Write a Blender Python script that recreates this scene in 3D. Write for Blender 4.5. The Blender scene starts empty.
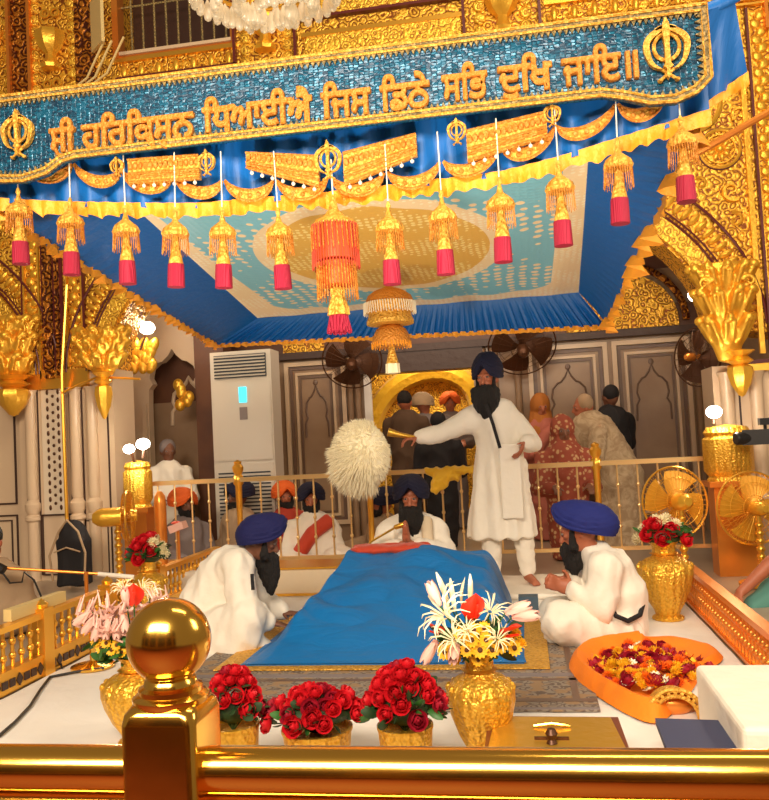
import bpy, math, random
from math import sin, cos, pi, radians, sqrt, atan2, exp
from mathutils import Vector, Matrix, Euler, noise
random.seed(7)
V = Vector
C = bpy.context.scene.collection
scene = bpy.context.scene

# ---------------------------------------------------------------- camera
FPX = 824.0
YAW, PITCH, ROLL = radians(9.4), radians(2.8), radians(3.0)
CAM = V((0, 0, 1.15))
cam_d = bpy.data.cameras.new('camera'); cam_o = bpy.data.objects.new('camera', cam_d); C.objects.link(cam_o)
_f = V((-sin(YAW)*cos(PITCH), cos(YAW)*cos(PITCH), sin(PITCH)))
_r0 = V((cos(YAW), sin(YAW), 0)); _u0 = _r0.cross(_f)
_r = _r0*cos(ROLL) - _u0*sin(ROLL); _u = _u0*cos(ROLL) + _r0*sin(ROLL)
cam_o.matrix_world = Matrix(((_r.x, _u.x, -_f.x, CAM.x), (_r.y, _u.y, -_f.y, CAM.y), (_r.z, _u.z, -_f.z, CAM.z), (0, 0, 0, 1)))
cam_d.sensor_fit = 'VERTICAL'; cam_d.sensor_height = 24.0; cam_d.lens = FPX/800*24.0
cam_d.clip_start = 0.05; cam_d.clip_end = 100
scene.camera = cam_o
scene.view_settings.view_transform = 'Standard'; scene.view_settings.look = 'None'
scene.view_settings.gamma = 1.0; scene.view_settings.use_curve_mapping = False
scene.view_settings.exposure = 0.2

# ---------------------------------------------------------------- light
world = bpy.data.worlds.new('hall_ambient'); scene.world = world; world.use_nodes = True
bg = world.node_tree.nodes['Background']; bg.inputs[0].default_value = (1.0, 0.72, 0.45, 1); bg.inputs[1].default_value = 0.20
def area(name, loc, target, sx, sy, power, col):
    d = bpy.data.lights.new(name, 'AREA'); d.shape = 'RECTANGLE'; d.size = sx; d.size_y = sy; d.energy = power; d.color = col
    o = bpy.data.objects.new(name, d); C.objects.link(o); o.location = loc
    o.rotation_euler = (V(target)-V(loc)).to_track_quat('-Z', 'Y').to_euler(); return o
area('hall_light', (-1.0, -1.7, 3.6), (-0.9, 5.6, 0.8), 3.4, 1.3, 430, (1.0, 0.84, 0.64))
area('gallery_light', (1.2, 2.6, 6.0), (-1.5, 7.2, 3.4), 2.5, 1.0, 150, (1.0, 0.80, 0.55))
area('inner_light', (-0.8, 8.2, 3.0), (-0.8, 8.8, 0.6), 3.0, 0.8, 20, (1.0, 0.72, 0.5))
area('side_light', (2.6, 2.2, 2.6), (-1.0, 5.2, 0.6), 1.2, 1.2, 45, (1.0, 0.86, 0.68))
for sx, sp in ((-1.55, -.9), (-.05, -.6)):     # unseen fill spots, added to brighten the canopy ceiling from below
    d = bpy.data.lights.new('canopy_fill_spot', 'SPOT'); d.energy = 210; d.color = (1.0, .88, .72); d.spot_size = radians(56); d.spot_blend = .5; d.shadow_soft_size = .12
    o = bpy.data.objects.new('canopy_fill_spot', d); C.objects.link(o); o.location = (sx, 1.3, .25); o.rotation_euler = (V((sp, 4.4, 2.45))-V((sx, 1.3, .25))).to_track_quat('-Z', 'Y').to_euler()

def at(px, py, Y):
    d = _f*FPX + _r*(px-384.5) - _u*(py-400); return CAM + d*(Y/d.y)
def onz(px, py, Z=0.0):
    d = _f*FPX + _r*(px-384.5) - _u*(py-400); return CAM + d*((Z-CAM.z)/d.z)

# ---------------------------------------------------------------- materials
def mat(name, col, rough=0.5, metal=0.0, bump=None, mix=None, emit=None, sheen=0.0, trans=0.0, alpha=1.0, coat=0.0):
    """bump/mix = dicts describing procedural patterns in object space"""
    m = bpy.data.materials.new(name); m.use_nodes = True
    nt = m.node_tree; N = nt.nodes; L = nt.links; b = N['Principled BSDF']
    b.inputs['Base Color'].default_value = (*col, 1); b.inputs['Roughness'].default_value = rough; b.inputs['Metallic'].default_value = metal
    if sheen: b.inputs['Sheen Weight'].default_value = sheen
    if trans: b.inputs['Transmission Weight'].default_value = trans
    if coat: b.inputs['Coat Weight'].default_value = coat
    if alpha < 1: b.inputs['Alpha'].default_value = alpha
    if emit: b.inputs['Emission Color'].default_value = (*emit[:3], 1); b.inputs['Emission Strength'].default_value = emit[3]
    tc = None
    def pat(kind, scale, stretch=(1, 1, 1), detail=3, dist=0.0, rndm=1.0):
        nonlocal tc
        if tc is None: tc = N.new('ShaderNodeTexCoord')
        mp = N.new('ShaderNodeMapping'); mp.inputs['Scale'].default_value = [scale*s for s in stretch]; L.new(tc.outputs['Object'], mp.inputs[0])
        src = mp.outputs[0]
        if kind == 'noise':
            t = N.new('ShaderNodeTexNoise'); t.inputs['Scale'].default_value = 1; t.inputs['Detail'].default_value = detail; t.inputs['Distortion'].default_value = dist
            L.new(src, t.inputs['Vector']); return t.outputs['Fac']
        if kind == 'wave':
            t = N.new('ShaderNodeTexWave'); t.inputs['Scale'].default_value = 1; t.inputs['Distortion'].default_value = dist; t.inputs['Detail'].default_value = detail
            L.new(src, t.inputs['Vector']); return t.outputs['Fac']
        if kind in ('vor', 'edge', 'scroll'):
            n = N.new('ShaderNodeTexNoise'); n.inputs['Scale'].default_value = 1.5; n.inputs['Detail'].default_value = 1; L.new(src, n.inputs['Vector'])
            ad = N.new('ShaderNodeVectorMath'); ad.operation = 'SCALE'; ad.inputs['Scale'].default_value = 0.5 if kind == 'scroll' else dist; L.new(n.outputs['Color'], ad.inputs[0])
            a2 = N.new('ShaderNodeVectorMath'); a2.operation = 'ADD'; L.new(src, a2.inputs[0]); L.new(ad.outputs[0], a2.inputs[1])
            t = N.new('ShaderNodeTexVoronoi'); t.inputs['Scale'].default_value = 1
            t.inputs['Randomness'].default_value = rndm
            if kind == 'edge': t.feature = 'DISTANCE_TO_EDGE'
            L.new(a2.outputs[0], t.inputs['Vector'])
            if kind == 'scroll':
                mu = N.new('ShaderNodeMath'); mu.operation = 'MULTIPLY'; mu.inputs[1].default_value = 17.0; L.new(t.outputs['Distance'], mu.inputs[0])
                s = N.new('ShaderNodeMath'); s.operation = 'SINE'; L.new(mu.outputs[0], s.inputs[0])
                q = N.new('ShaderNodeMath'); q.operation = 'MULTIPLY_ADD'; q.inputs[1].default_value = 0.5; q.inputs[2].default_value = 0.5; L.new(s.outputs[0], q.inputs[0]); return q.outputs[0]
            return t.outputs['Distance']
    if mix:
        for mx in (mix if isinstance(mix, list) else [mix]):
            fac = pat(mx['kind'], mx['scale'], mx.get('stretch', (1, 1, 1)), mx.get('detail', 3), mx.get('dist', 0.0), mx.get('rnd', 1.0))
            rp = N.new('ShaderNodeValToRGB'); lo, hi = mx['range']; rp.color_ramp.elements[0].position = lo; rp.color_ramp.elements[1].position = hi
            prev = b.inputs['Base Color'].links[0].from_socket if b.inputs['Base Color'].links else None
            mm = N.new('ShaderNodeMix'); mm.data_type = 'RGBA'; L.new(fac, rp.inputs[0]); L.new(rp.outputs[0], mm.inputs[0])
            mm.inputs[6].default_value = (*mx['col'], 1)
            if prev: L.new(prev, mm.inputs[7])
            else: mm.inputs[7].default_value = (*col, 1)
            L.new(mm.outputs[2], b.inputs['Base Color'])
    if bump:
        prevn = None
        for bp in (bump if isinstance(bump, list) else [bump]):
            fac = pat(bp['kind'], bp['scale'], bp.get('stretch', (1, 1, 1)), bp.get('detail', 3), bp.get('dist', 0.0), bp.get('rnd', 1.0))
            bn = N.new('ShaderNodeBump'); bn.inputs['Strength'].default_value = bp['s']; bn.inputs['Distance'].default_value = bp.get('d', 0.02)
            L.new(fac, bn.inputs['Height'])
            if prevn: L.new(prevn, bn.inputs['Normal'])
            prevn = bn.outputs[0]
        L.new(prevn, b.inputs['Normal'])
    return m
PAT = (0.16, 0.045, 0.008)
M = {}
M['gold'] = mat('polished_gold', (0.95, 0.56, 0.10), 0.16, 1.0, bump={'kind': 'noise', 'scale': 7, 's': .10, 'd': .012})
M['gold_satin'] = mat('satin_gold', (0.92, 0.50, 0.07), 0.30, 0.85, bump={'kind': 'noise', 'scale': 30, 's': .15, 'd': .005})
M['relief'] = mat('chased_gold', (0.92, 0.50, 0.05), 0.42, 0.5, mix={'kind': 'scroll', 'scale': 13, 'range': (.05, .38), 'col': (.24, .065, .008)}, bump=[{'kind': 'scroll', 'scale': 13, 's': .55, 'd': .012}, {'kind': 'vor', 'scale': 60, 's': .3, 'd': .008}])
M['relief_fine'] = mat('fine_chased_gold', (0.98, 0.58, 0.06), 0.42, 0.5, mix={'kind': 'scroll', 'scale': 15, 'range': (.0, .2), 'col': (.32, .1, .012)}, bump=[{'kind': 'scroll', 'scale': 15, 's': .5, 'd': .012}, {'kind': 'vor', 'scale': 60, 's': .3, 'd': .008}])
M['relief_dark'] = mat('dark_chased_gold', (0.55, 0.20, 0.02), 0.4, 0.6, mix={'kind': 'scroll', 'scale': 11, 'range': (.2, .6), 'col': (.09, .018, .006)}, bump={'kind': 'scroll', 'scale': 11, 's': .9, 'd': .02})  # darker gold, darkest where the scroll pattern is low
M['leafgold'] = mat('embossed_gold', (0.88, 0.48, 0.05), 0.36, 0.65, bump=[{'kind': 'noise', 'scale': 26, 's': .35, 'd': .012, 'detail': 3, 'dist': .6}])
M['vasegold'] = mat('hammered_vase_gold', (0.74, 0.38, 0.03), 0.36, 0.65, mix={'kind': 'vor', 'scale': 60, 'range': (.0, .9), 'col': (.92, .56, .08)}, bump=[{'kind': 'vor', 'scale': 75, 's': .7, 'd': .008}, {'kind': 'wave', 'scale': 9, 's': .35, 'd': .01, 'dist': 5}])
M['maroon'] = mat('maroon_enamel', (0.11, 0.012, 0.012), 0.4)
M['marble'] = mat('cream_marble', (0.67, 0.50, 0.33), 0.32, mix={'kind': 'noise', 'scale': 3, 'range': (.35, .7), 'col': (.64, .47, .32), 'detail': 6})
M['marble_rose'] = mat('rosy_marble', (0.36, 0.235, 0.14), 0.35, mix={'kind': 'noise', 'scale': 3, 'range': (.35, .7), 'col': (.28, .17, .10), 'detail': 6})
M['marble_taupe'] = mat('taupe_marble', (0.17, 0.10, 0.06), 0.4, mix={'kind': 'noise', 'scale': 4, 'range': (.3, .7), 'col': (.15, .09, .07)})
M['inlay'] = mat('black_inlay', (0.05, 0.022, 0.016), 0.4)
M['floor'] = mat('floor_marble', (0.42, 0.33, 0.24), 0.3, mix={'kind': 'noise', 'scale': 2, 'range': (.3, .7), 'col': (.35, .25, .18)})
M['redfloor'] = mat('maroon_floor', (0.16, 0.03, 0.015), 0.6)
M['lidgold'] = mat('aged_gold_lid', (0.68, 0.38, 0.04), 0.32, 0.6, bump={'kind': 'noise', 'scale': 20, 's': .3, 'd': .01})
M['creamstone'] = mat('cream_inlaid_stone', (0.70, 0.58, 0.44), 0.4)
M['palegold'] = mat('pale_polished_brass', (0.95, 0.66, 0.30), 0.28, 0.75)
M['dark'] = mat('dark_timber', (0.05, 0.02, 0.012), 0.5, bump={'kind': 'noise', 'scale': 12, 's': .4})
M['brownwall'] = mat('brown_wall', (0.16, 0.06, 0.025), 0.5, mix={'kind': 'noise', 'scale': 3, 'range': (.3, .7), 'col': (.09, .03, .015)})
M['white'] = mat('white_cotton', (0.88, 0.81, 0.70), 0.85, bump=[{'kind': 'noise', 'scale': 9, 's': .35, 'd': .03}, {'kind': 'noise', 'scale': 40, 's': .12, 'd': .01}])
M['sheet'] = mat('white_floor_cloth', (0.84, 0.80, 0.75), 0.9, bump=[{'kind': 'noise', 'scale': 5, 's': .35, 'd': .03, 'dist': .6}])
M['cream'] = mat('cream_cloth', (0.74, 0.60, 0.42), 0.85, bump={'kind': 'noise', 'scale': 8, 's': .4, 'd': .03})
M['blue'] = mat('blue_silk', (0.0, 0.165, 0.50), 0.45, bump=[{'kind': 'noise', 'scale': 4, 's': .4, 'd': .05, 'stretch': (1, 2.2, 1), 'dist': .6}])
M['bluesatin'] = mat('blue_satin', (0.0, 0.12, 0.44), 0.5, bump={'kind': 'noise', 'scale': 10, 's': .25, 'd': .02, 'stretch': (3, 3, .4)})
M['navy'] = mat('navy_turban_cloth', (0.006, 0.008, 0.085), 0.85)
M['navyblue'] = mat('royal_navy_cloth', (0.008, 0.016, 0.16), 0.85)
M['amber'] = mat('amber_veil', (0.42, 0.14, 0.02), 0.8)
M['darknavy'] = mat('dark_navy_cloth', (0.005, 0.005, 0.028), 0.85)
M['sequin'] = mat('blue_sequins', (0.010, 0.17, 0.30), 0.3, 0.25, mix=[{'kind': 'edge', 'scale': 62, 'range': (.02, .22), 'col': (.003, .03, .07), 'stretch': (.8, 1, 1.5), 'rnd': .35}, {'kind': 'noise', 'scale': 34, 'range': (.38, .40), 'col': (.004, .10, .19), 'detail': 1}], bump={'kind': 'edge', 'scale': 62, 's': .8, 'd': .01, 'stretch': (.8, 1, 1.5), 'rnd': .35})
M['thread'] = mat('gold_embroidery', (0.62, 0.29, 0.025), 0.5, 0.3, mix={'kind': 'vor', 'scale': 60, 'range': (.2, .9), 'col': (.88, .50, .08)}, bump={'kind': 'vor', 'scale': 70, 's': .9, 'd': .01})
M['thread_dark'] = mat('amber_embroidery', (0.66, 0.25, 0.03), 0.5, 0.25, bump={'kind': 'vor', 'scale': 80, 's': .9, 'd': .008})
M['braid'] = mat('dull_gold_braid', (0.42, 0.29, 0.10), 0.55, 0.25, mix={'kind': 'edge', 'scale': 45, 'range': (.03, .2), 'col': (.16, .13, .06)}, bump={'kind': 'vor', 'scale': 70, 's': .8, 'd': .01})
M['frill'] = mat('marigold_frill', (1.0, 0.40, 0.025), 0.5, 0.1, bump={'kind': 'noise', 'scale': 60, 's': .5, 'd': .01})
M['crimson'] = mat('crimson_tassel', (0.36, 0.005, 0.035), 0.7, bump={'kind': 'wave', 'scale': 60, 's': .5, 'd': .006})
M['redthread'] = mat('red_gold_thread', (0.55, 0.09, 0.015), 0.5, 0.2)
M['redcloth'] = mat('red_velvet', (0.55, 0.045, 0.012), 0.7, sheen=.2)
M['orange'] = mat('saffron_cloth', (1.0, 0.25, 0.008), 0.75, bump={'kind': 'noise', 'scale': 9, 's': .5, 'd': .03})
M['skin'] = mat('skin', (0.46, 0.15, 0.075), 0.5, mix={'kind': 'noise', 'scale': 14, 'range': (.3, .8), 'col': (.38, .11, .05)})
M['skin_dark'] = mat('darker_skin', (0.19, 0.075, 0.04), 0.5)
M['beard'] = mat('black_beard', (0.010, 0.007, 0.006), 0.75, bump={'kind': 'noise', 'scale': 70, 's': .9, 'd': .015, 'stretch': (3, 3, .4)})
M['black'] = mat('black_plastic', (0.012, 0.011, 0.012), 0.35)
M['blackcloth'] = mat('black_cloth', (0.012, 0.010, 0.012), 0.85)
M['eye'] = mat('eye_white', (0.30, 0.22, 0.18), 0.4)
M['hair'] = mat('white_yak_hair', (1.0, 0.91, 0.66), 0.8, sheen=.3)
M['acwhite'] = mat('ac_enamel', (0.62, 0.56, 0.47), 0.4)
M['acdark'] = mat('ac_slot_dark', (0.025, 0.03, 0.04), 0.5)
M['screen'] = mat('lit_blue_display', (0.05, 0.5, 0.6), 0.3, emit=(0.05, 0.65, 0.85, 1.6))
M['bulb'] = mat('lit_bulb', (1, 1, 1), 0.3, emit=(1.0, 0.93, 0.82, 22))
M['crystal'] = mat('chandelier_crystal', (0.95, 0.85, 0.68), 0.08, trans=.5, emit=(1.0, 0.82, 0.55, .10))
M['redrose'] = mat('red_rose_petal', (0.62, 0.006, 0.015), 0.55)
M['crimsonrose'] = mat('crimson_rose_petal', (0.35, 0.003, 0.02), 0.6)
M['whitepetal'] = mat('white_petal', (0.92, 0.86, 0.66), 0.6)
M['pinkpetal'] = mat('pale_pink_petal', (0.80, 0.47, 0.39), 0.6)
M['creampetal'] = mat('cream_petal', (0.88, 0.78, 0.50), 0.6)
M['yellowpetal'] = mat('yellow_petal', (0.92, 0.50, 0.01), 0.6)
M['orangepetal'] = mat('orange_petal', (0.92, 0.17, 0.005), 0.6)
M['anthurium'] = mat('scarlet_spathe', (0.72, 0.022, 0.006), 0.3)
M['leaf'] = mat('green_leaf', (0.03, 0.13, 0.02), 0.5)
M['darkleaf'] = mat('dark_rose_leaf', (0.018, 0.05, 0.015), 0.5)
M['seed'] = mat('brown_seed_head', (0.10, 0.03, 0.008), 0.8)
M['carpet'] = mat('patterned_carpet', (0.30, 0.25, 0.20), 0.9, mix=[{'kind': 'scroll', 'scale': 20, 'range': (.2, .5), 'col': (.15, .11, .09)}, {'kind': 'noise', 'scale': 14, 'range': (.40, .5), 'col': (.34, .22, .12), 'detail': 1}], bump={'kind': 'noise', 'scale': 90, 's': .4, 'd': .005})
M['copper'] = mat('coppery_gold', (0.85, 0.30, 0.05), 0.3, 0.7)
M['fanmesh'] = mat('amber_fan_blade', (0.76, 0.36, 0.03), 0.35, 0.35)
M['bronze'] = mat('dark_bronze', (0.09, 0.035, 0.015), 0.4, 0.5)
M['folder'] = mat('slate_blue_cover', (0.045, 0.055, 0.12), 0.6)
M['trayframe'] = mat('maroon_wood', (0.17, 0.04, 0.015), 0.35)
M['teal'] = mat('teal_cotton', (0.09, 0.26, 0.22), 0.8)
M['shawl'] = mat('patterned_shawl', (0.30, 0.06, 0.03), 0.8, mix={'kind': 'vor', 'scale': 22, 'range': (.25, .4), 'col': (.55, .34, .16)})
M['pinkcloth'] = mat('pink_cloth', (0.45, 0.13, 0.09), 0.8)
M['tan'] = mat('tan_cloth', (0.40, 0.27, 0.16), 0.85)
M['grey'] = mat('grey_cloth', (0.24, 0.20, 0.20), 0.85)
M['brown'] = mat('brown_cloth', (0.10, 0.055, 0.03), 0.85)
M['sweater'] = mat('oatmeal_knit', (0.58, 0.44, 0.28), 0.9, mix={'kind': 'noise', 'scale': 9, 'range': (.4, .6), 'col': (.42, .29, .17), 'dist': 2}, bump={'kind': 'wave', 'scale': 50, 's': .4, 'd': .01})
M['orangeturban'] = mat('orange_turban_cloth', (0.75, 0.12, 0.01), 0.8)
M['redturban'] = mat('red_turban_cloth', (0.40, 0.035, 0.015), 0.8)
M['yellowcloth'] = mat('yellow_cloth', (0.90, 0.52, 0.02), 0.6, sheen=.2, bump={'kind': 'noise', 'scale': 14, 's': .6, 'd': .03})
M['steelblue'] = mat('slate_blue_box', (0.07, 0.12, 0.17), 0.6)
M['wood'] = mat('pale_wood', (0.72, 0.55, 0.24), 0.45)
M['cable'] = mat('black_cable', (0.015, 0.013, 0.012), 0.5)

# canopy brocade: field with small sprigs, gold oval in the middle and a cream border
def canopy_material():
    m = bpy.data.materials.new('canopy_brocade'); m.use_nodes = True; nt = m.node_tree; N = nt.nodes; L = nt.links; b = N['Principled BSDF']
    b.inputs['Roughness'].default_value = .5
    tc = N.new('ShaderNodeTexCoord')
    def math_(op, a, c=None, e=None):
        n = N.new('ShaderNodeMath'); n.operation = op
        for i, v in enumerate((a, c, e)):
            if v is None: continue
            if isinstance(v, (int, float)): n.inputs[i].default_value = v
            else: L.new(v, n.inputs[i])
        return n.outputs[0]
    sep = N.new('ShaderNodeSeparateXYZ'); L.new(tc.outputs['Object'], sep.inputs[0])
    X = math_('DIVIDE', math_('SUBTRACT', sep.outputs[0], 0.02), 1.18); Y = math_('DIVIDE', sep.outputs[1], 1.5)
    r = math_('SQRT', math_('ADD', math_('POWER', math_('ABSOLUTE', X), 2.0), math_('POWER', math_('ABSOLUTE', math_('MULTIPLY', Y, 1.05)), 2.0)))
    edge = math_('MAXIMUM', math_('ABSOLUTE', X), math_('ABSOLUTE', Y))
    def voro(scale, stretch=(1, 1, 1)):
        mp = N.new('ShaderNodeMapping'); mp.inputs['Scale'].default_value = [scale*s for s in stretch]; L.new(tc.outputs['Object'], mp.inputs[0])
        t = N.new('ShaderNodeTexVoronoi'); t.inputs['Scale'].default_value = 1; t.inputs['Randomness'].default_value = .25; L.new(mp.outputs[0], t.inputs['Vector']); return t.outputs['Distance']
    def mixc(f, c0, c1):
        mm = N.new('ShaderNodeMix'); mm.data_type = 'RGBA'; L.new(f, mm.inputs[0])
        for i, c in ((6, c0), (7, c1)):
            if isinstance(c, tuple): mm.inputs[i].default_value = (*c, 1)
            else: L.new(c, mm.inputs[i])
        return mm.outputs[2]
    sprig = math_('LESS_THAN', voro(12), .32)
    field = mixc(sprig, (.22, .58, .70), (1.0, .80, .48))
    fine = voro(26); g = math_('LESS_THAN', fine, .35)
    gold = mixc(g, (.80, .48, .09), (1, .80, .30))
    cream = mixc(g, (.95, .76, .44), (1, .90, .62))
    c = mixc(math_('LESS_THAN', r, .55), field, gold)
    ring = math_('LESS_THAN', math_('ABSOLUTE', math_('SUBTRACT', r, .58)), .04)
    c = mixc(ring, c, cream)
    corner = math_('GREATER_THAN', r, 1.16); c = mixc(corner, c, cream)
    c = mixc(math_('GREATER_THAN', edge, .86), c, cream)
    L.new(c, b.inputs['Base Color'])
    bn = N.new('ShaderNodeBump'); bn.inputs['Strength'].default_value = .4; bn.inputs['Distance'].default_value = .01; L.new(fine, bn.inputs['Height']); L.new(bn.outputs[0], b.inputs['Normal'])
    return m
M['brocade'] = canopy_material()

# ---------------------------------------------------------------- mesh builder
def axes(d):
    d = V(d).normalized(); h = V((0, 0, 1)) if abs(d.z) < .95 else V((1, 0, 0))
    a = d.cross(h).normalized(); return a, a.cross(d).normalized()
class MB:
    def __init__(s): s.v = []; s.f = []
    def add(s, vs, fs):
        o = len(s.v); s.v += [tuple(p) for p in vs]; s.f += [tuple(i+o for i in f) for f in fs]; return s
    def box(s, x0, x1, y0, y1, z0, z1):
        return s.add([(x0, y0, z0), (x1, y0, z0), (x1, y1, z0), (x0, y1, z0), (x0, y0, z1), (x1, y0, z1), (x1, y1, z1), (x0, y1, z1)],
                     [(0, 3, 2, 1), (4, 5, 6, 7), (0, 1, 5, 4), (1, 2, 6, 5), (2, 3, 7, 6), (3, 0, 4, 7)])
    def obox(s, c, ex, ey, ez):
        c, ex, ey, ez = V(c), V(ex), V(ey), V(ez)
        vs = [c+ex*a+ey*b+ez*d for d in (-1, 1) for a, b in ((-1, -1), (1, -1), (1, 1), (-1, 1))]
        return s.add(vs, [(0, 3, 2, 1), (4, 5, 6, 7), (0, 1, 5, 4), (1, 2, 6, 5), (2, 3, 7, 6), (3, 0, 4, 7)])
    def rings(s, R, cap=True, loop=False):
        n = len(R[0]); vs = [p for r in R for p in r]; fs = []
        for i in range(len(R)-1 + (1 if loop else 0)):
            a, b = i*n, ((i+1) % len(R))*n
            for k in range(n): fs.append((a+k, a+(k+1) % n, b+(k+1) % n, b+k))
        if cap and not loop: fs.append(tuple(range(n))[::-1]); fs.append(tuple((len(R)-1)*n+k for k in range(n)))
        return s.add(vs, fs)
    def lathe(s, prof, c=(0, 0, 0), n=20, d=(0, 0, 1), lobes=0, amp=0.0, sx=1.0, sy=1.0):
        c = V(c); d = V(d).normalized()
        a, b = (V((1, 0, 0)), V((0, 1, 0))) if abs(d.z) > .999 else axes(d)
        R = []
        for r, z in prof:
            r = max(r, 1e-4)
            R.append([c + d*z + a*(cos(t)*r*sx*(1+amp*cos(lobes*t))) + b*(sin(t)*r*sy*(1+amp*cos(lobes*t))) for t in [2*pi*k/n for k in range(n)]])
        return s.rings(R)
    def tube(s, P, r, n=8, loop=False):
        P = [V(p) for p in P]; m = len(P); R = []; a = None
        for i, p in enumerate(P):
            t = (P[(i+1) % m]-P[i-1]) if loop else (P[min(i+1, m-1)]-P[max(i-1, 0)])
            if t.length < 1e-9: t = V((0, 0, 1))
            t.normalize()
            if a is None: a, b = axes(t)
            else:
                a = a - t*a.dot(t)
                if a.length < 1e-6: a, b = axes(t)
                a.normalize(); b = a.cross(t)
            rr = r[i] if isinstance(r, (list, tuple)) else r
            R.append([p + a*(cos(2*pi*k/n)*rr) + b*(sin(2*pi*k/n)*rr) for k in range(n)])
        return s.rings(R, loop=loop)
    def cap(s, p0, p1, r0, r1=None, n=12, flat=None):
        """tapered capsule"""
        r1 = r0 if r1 is None else r1; p0, p1 = V(p0), V(p1); d = p1-p0
        if d.length < 1e-6: d = V((0, 0, 1e-4))
        L = d.length; d.normalize(); prof = []
        for k in range(5): t = pi/2*k/4; prof.append((r0*sin(t), -r0*cos(t)))
        for k in range(5): t = pi/2*k/4; prof.append((r1*cos(t), L+r1*sin(t)))
        return s.lathe(prof, p0, n, d)
    def ell(s, c, r, n=16, m=10, rot=None):
        c = V(c); R = []
        for i in range(m+1):
            t = pi*i/m; t = max(t, .02) if i == 0 else (min(t, pi-.02) if i == m else t)
            ring = []
            for k in range(n):
                p = V((r[0]*sin(t)*cos(2*pi*k/n), r[1]*sin(t)*sin(2*pi*k/n), -r[2]*cos(t)))
                if rot: p = rot @ p
                ring.append(c+p)
            R.append(ring)
        return s.rings(R)
    def prism(s, pts, y0, y1):
        n = len(pts); vs = [(x, y0, z) for x, z in pts]+[(x, y1, z) for x, z in pts]
        fs = [tuple(range(n)), tuple(range(2*n-1, n-1, -1))]+[(i, i+n, (i+1) % n+n, (i+1) % n) for i in range(n)]
        return s.add(vs, fs)
    def band(s, A, B, y0, y1):
        """strip between two polylines A, B (x,z) with depth y0..y1"""
        n = len(A); vs = [(x, y0, z) for x, z in A]+[(x, y0, z) for x, z in B]+[(x, y1, z) for x, z in A]+[(x, y1, z) for x, z in B]
        fs = []
        for i in range(n-1):
            fs += [(i, i+1, n+i+1, n+i), (2*n+i+1, 2*n+i, 3*n+i, 3*n+i+1), (i+1, i, 2*n+i, 2*n+i+1), (n+i, n+i+1, 3*n+i+1, 3*n+i)]
        fs += [(0, n, 3*n, 2*n), (n-1, 3*n-1, 4*n-1, 2*n-1)]
        return s.add(vs, fs)
    def surf(s, fn, nu, nv):
        vs = [fn(i/nu, j/nv) for j in range(nv+1) for i in range(nu+1)]
        fs = [(j*(nu+1)+i, j*(nu+1)+i+1, (j+1)*(nu+1)+i+1, (j+1)*(nu+1)+i) for j in range(nv) for i in range(nu)]
        return s.add(vs, fs)
    def xf(s, mtx):
        s.v = [tuple(mtx @ V(p)) for p in s.v]; return s
    def join(s, o, mtx=None):
        return s.add([(mtx @ V(p)) if mtx else p for p in o.v], o.f)
    def mesh(s, name, m=None, smooth=True):
        me = bpy.data.meshes.new(name); me.from_pydata(s.v, [], s.f); me.update()
        if m: me.materials.append(m)
        if smooth:
            me.polygons.foreach_set('use_smooth', [True]*len(me.polygons))
            try: me.set_sharp_from_angle(angle=radians(40))
            except Exception: pass
        return me
    def build(s, name, m, parent=None, smooth=True, world=False, loc=None):
        if world and parent is not None:
            o = parent_world(parent); s.v = [(p[0]-o.x, p[1]-o.y, p[2]-o.z) for p in s.v]
        ob = bpy.data.objects.new(name, s.mesh(name, M[m] if isinstance(m, str) else m, smooth)); C.objects.link(ob)
        if parent is not None: ob.parent = parent
        if loc is not None: ob.location = loc
        return ob
def parent_world(p):
    l = V((0, 0, 0))
    while p is not None: l += p.location; p = p.parent
    return l
def tag(o, label=None, cat=None, group=None, kind=None):
    if label: o['label'] = label
    if cat: o['category'] = cat
    if group: o['group'] = group
    if kind: o['kind'] = kind
    return o
def thing(name, label, cat, loc=(0, 0, 0), rz=0.0, group=None):
    o = bpy.data.objects.new(name, None); C.objects.link(o); o.location = loc; o.rotation_euler = (0, 0, rz); o.empty_display_size = .1
    return tag(o, label, cat, group)
def struct(name, mb, m, smooth=False):
    return tag(mb.build(name, m, None, smooth), kind='structure')
def copy_tree(o, parent=None):
    c = o.copy(); C.objects.link(c)
    if parent is not None: c.parent = parent
    for ch in list(o.children): copy_tree(ch, c)
    return c
def blob(name, mb, m, parent, voxel=.012, smooth=6, disp=None, world=False):
    """fuse overlapping closed shapes into one continuous skin"""
    ob = mb.build(name, m, parent, world=world)
    md = ob.modifiers.new('r', 'REMESH'); md.mode = 'VOXEL'; md.voxel_size = voxel
    if smooth: sm = ob.modifiers.new('s', 'SMOOTH'); sm.factor = .5; sm.iterations = smooth
    bpy.context.view_layer.update()
    me = bpy.data.meshes.new_from_object(ob.evaluated_get(bpy.context.evaluated_depsgraph_get()))
    ob.modifiers.clear(); ob.data = me; me.name = name
    if disp:
        nr = [v.normal.copy() for v in me.vertices]
        for v, n in zip(me.vertices, nr): v.co = disp(v.co.copy(), n)
    me.polygons.foreach_set('use_smooth', [True]*len(me.polygons)); me.update()
    if not me.materials: me.materials.append(M[m])
    return ob
def folds(amp, sc=(9, 9, 2.5), amp2=0.0):
    def fn(p, n):
        k = noise.noise(V((p.x*sc[0], p.y*sc[1], p.z*sc[2])))
        k2 = noise.noise(V((p.x*22+5, p.y*22, p.z*12)))
        return p + n*(amp*(1-abs(k)*3) + amp2*k2)
    return fn
# ================================================================ SETTING
YW = 7.2          # plane of the gilded arcade
AX0, AX1, AZ, AH = -3.79, 1.60, 1.95, 1.50      # main arch: jambs, springing, rise
struct('floor', MB().box(-8, 5, 1.6, 12, -.05, 0), 'floor')
struct('floor_outer', MB().box(-8, 5, -5, 1.6, -.05, 0), 'redfloor')
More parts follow.
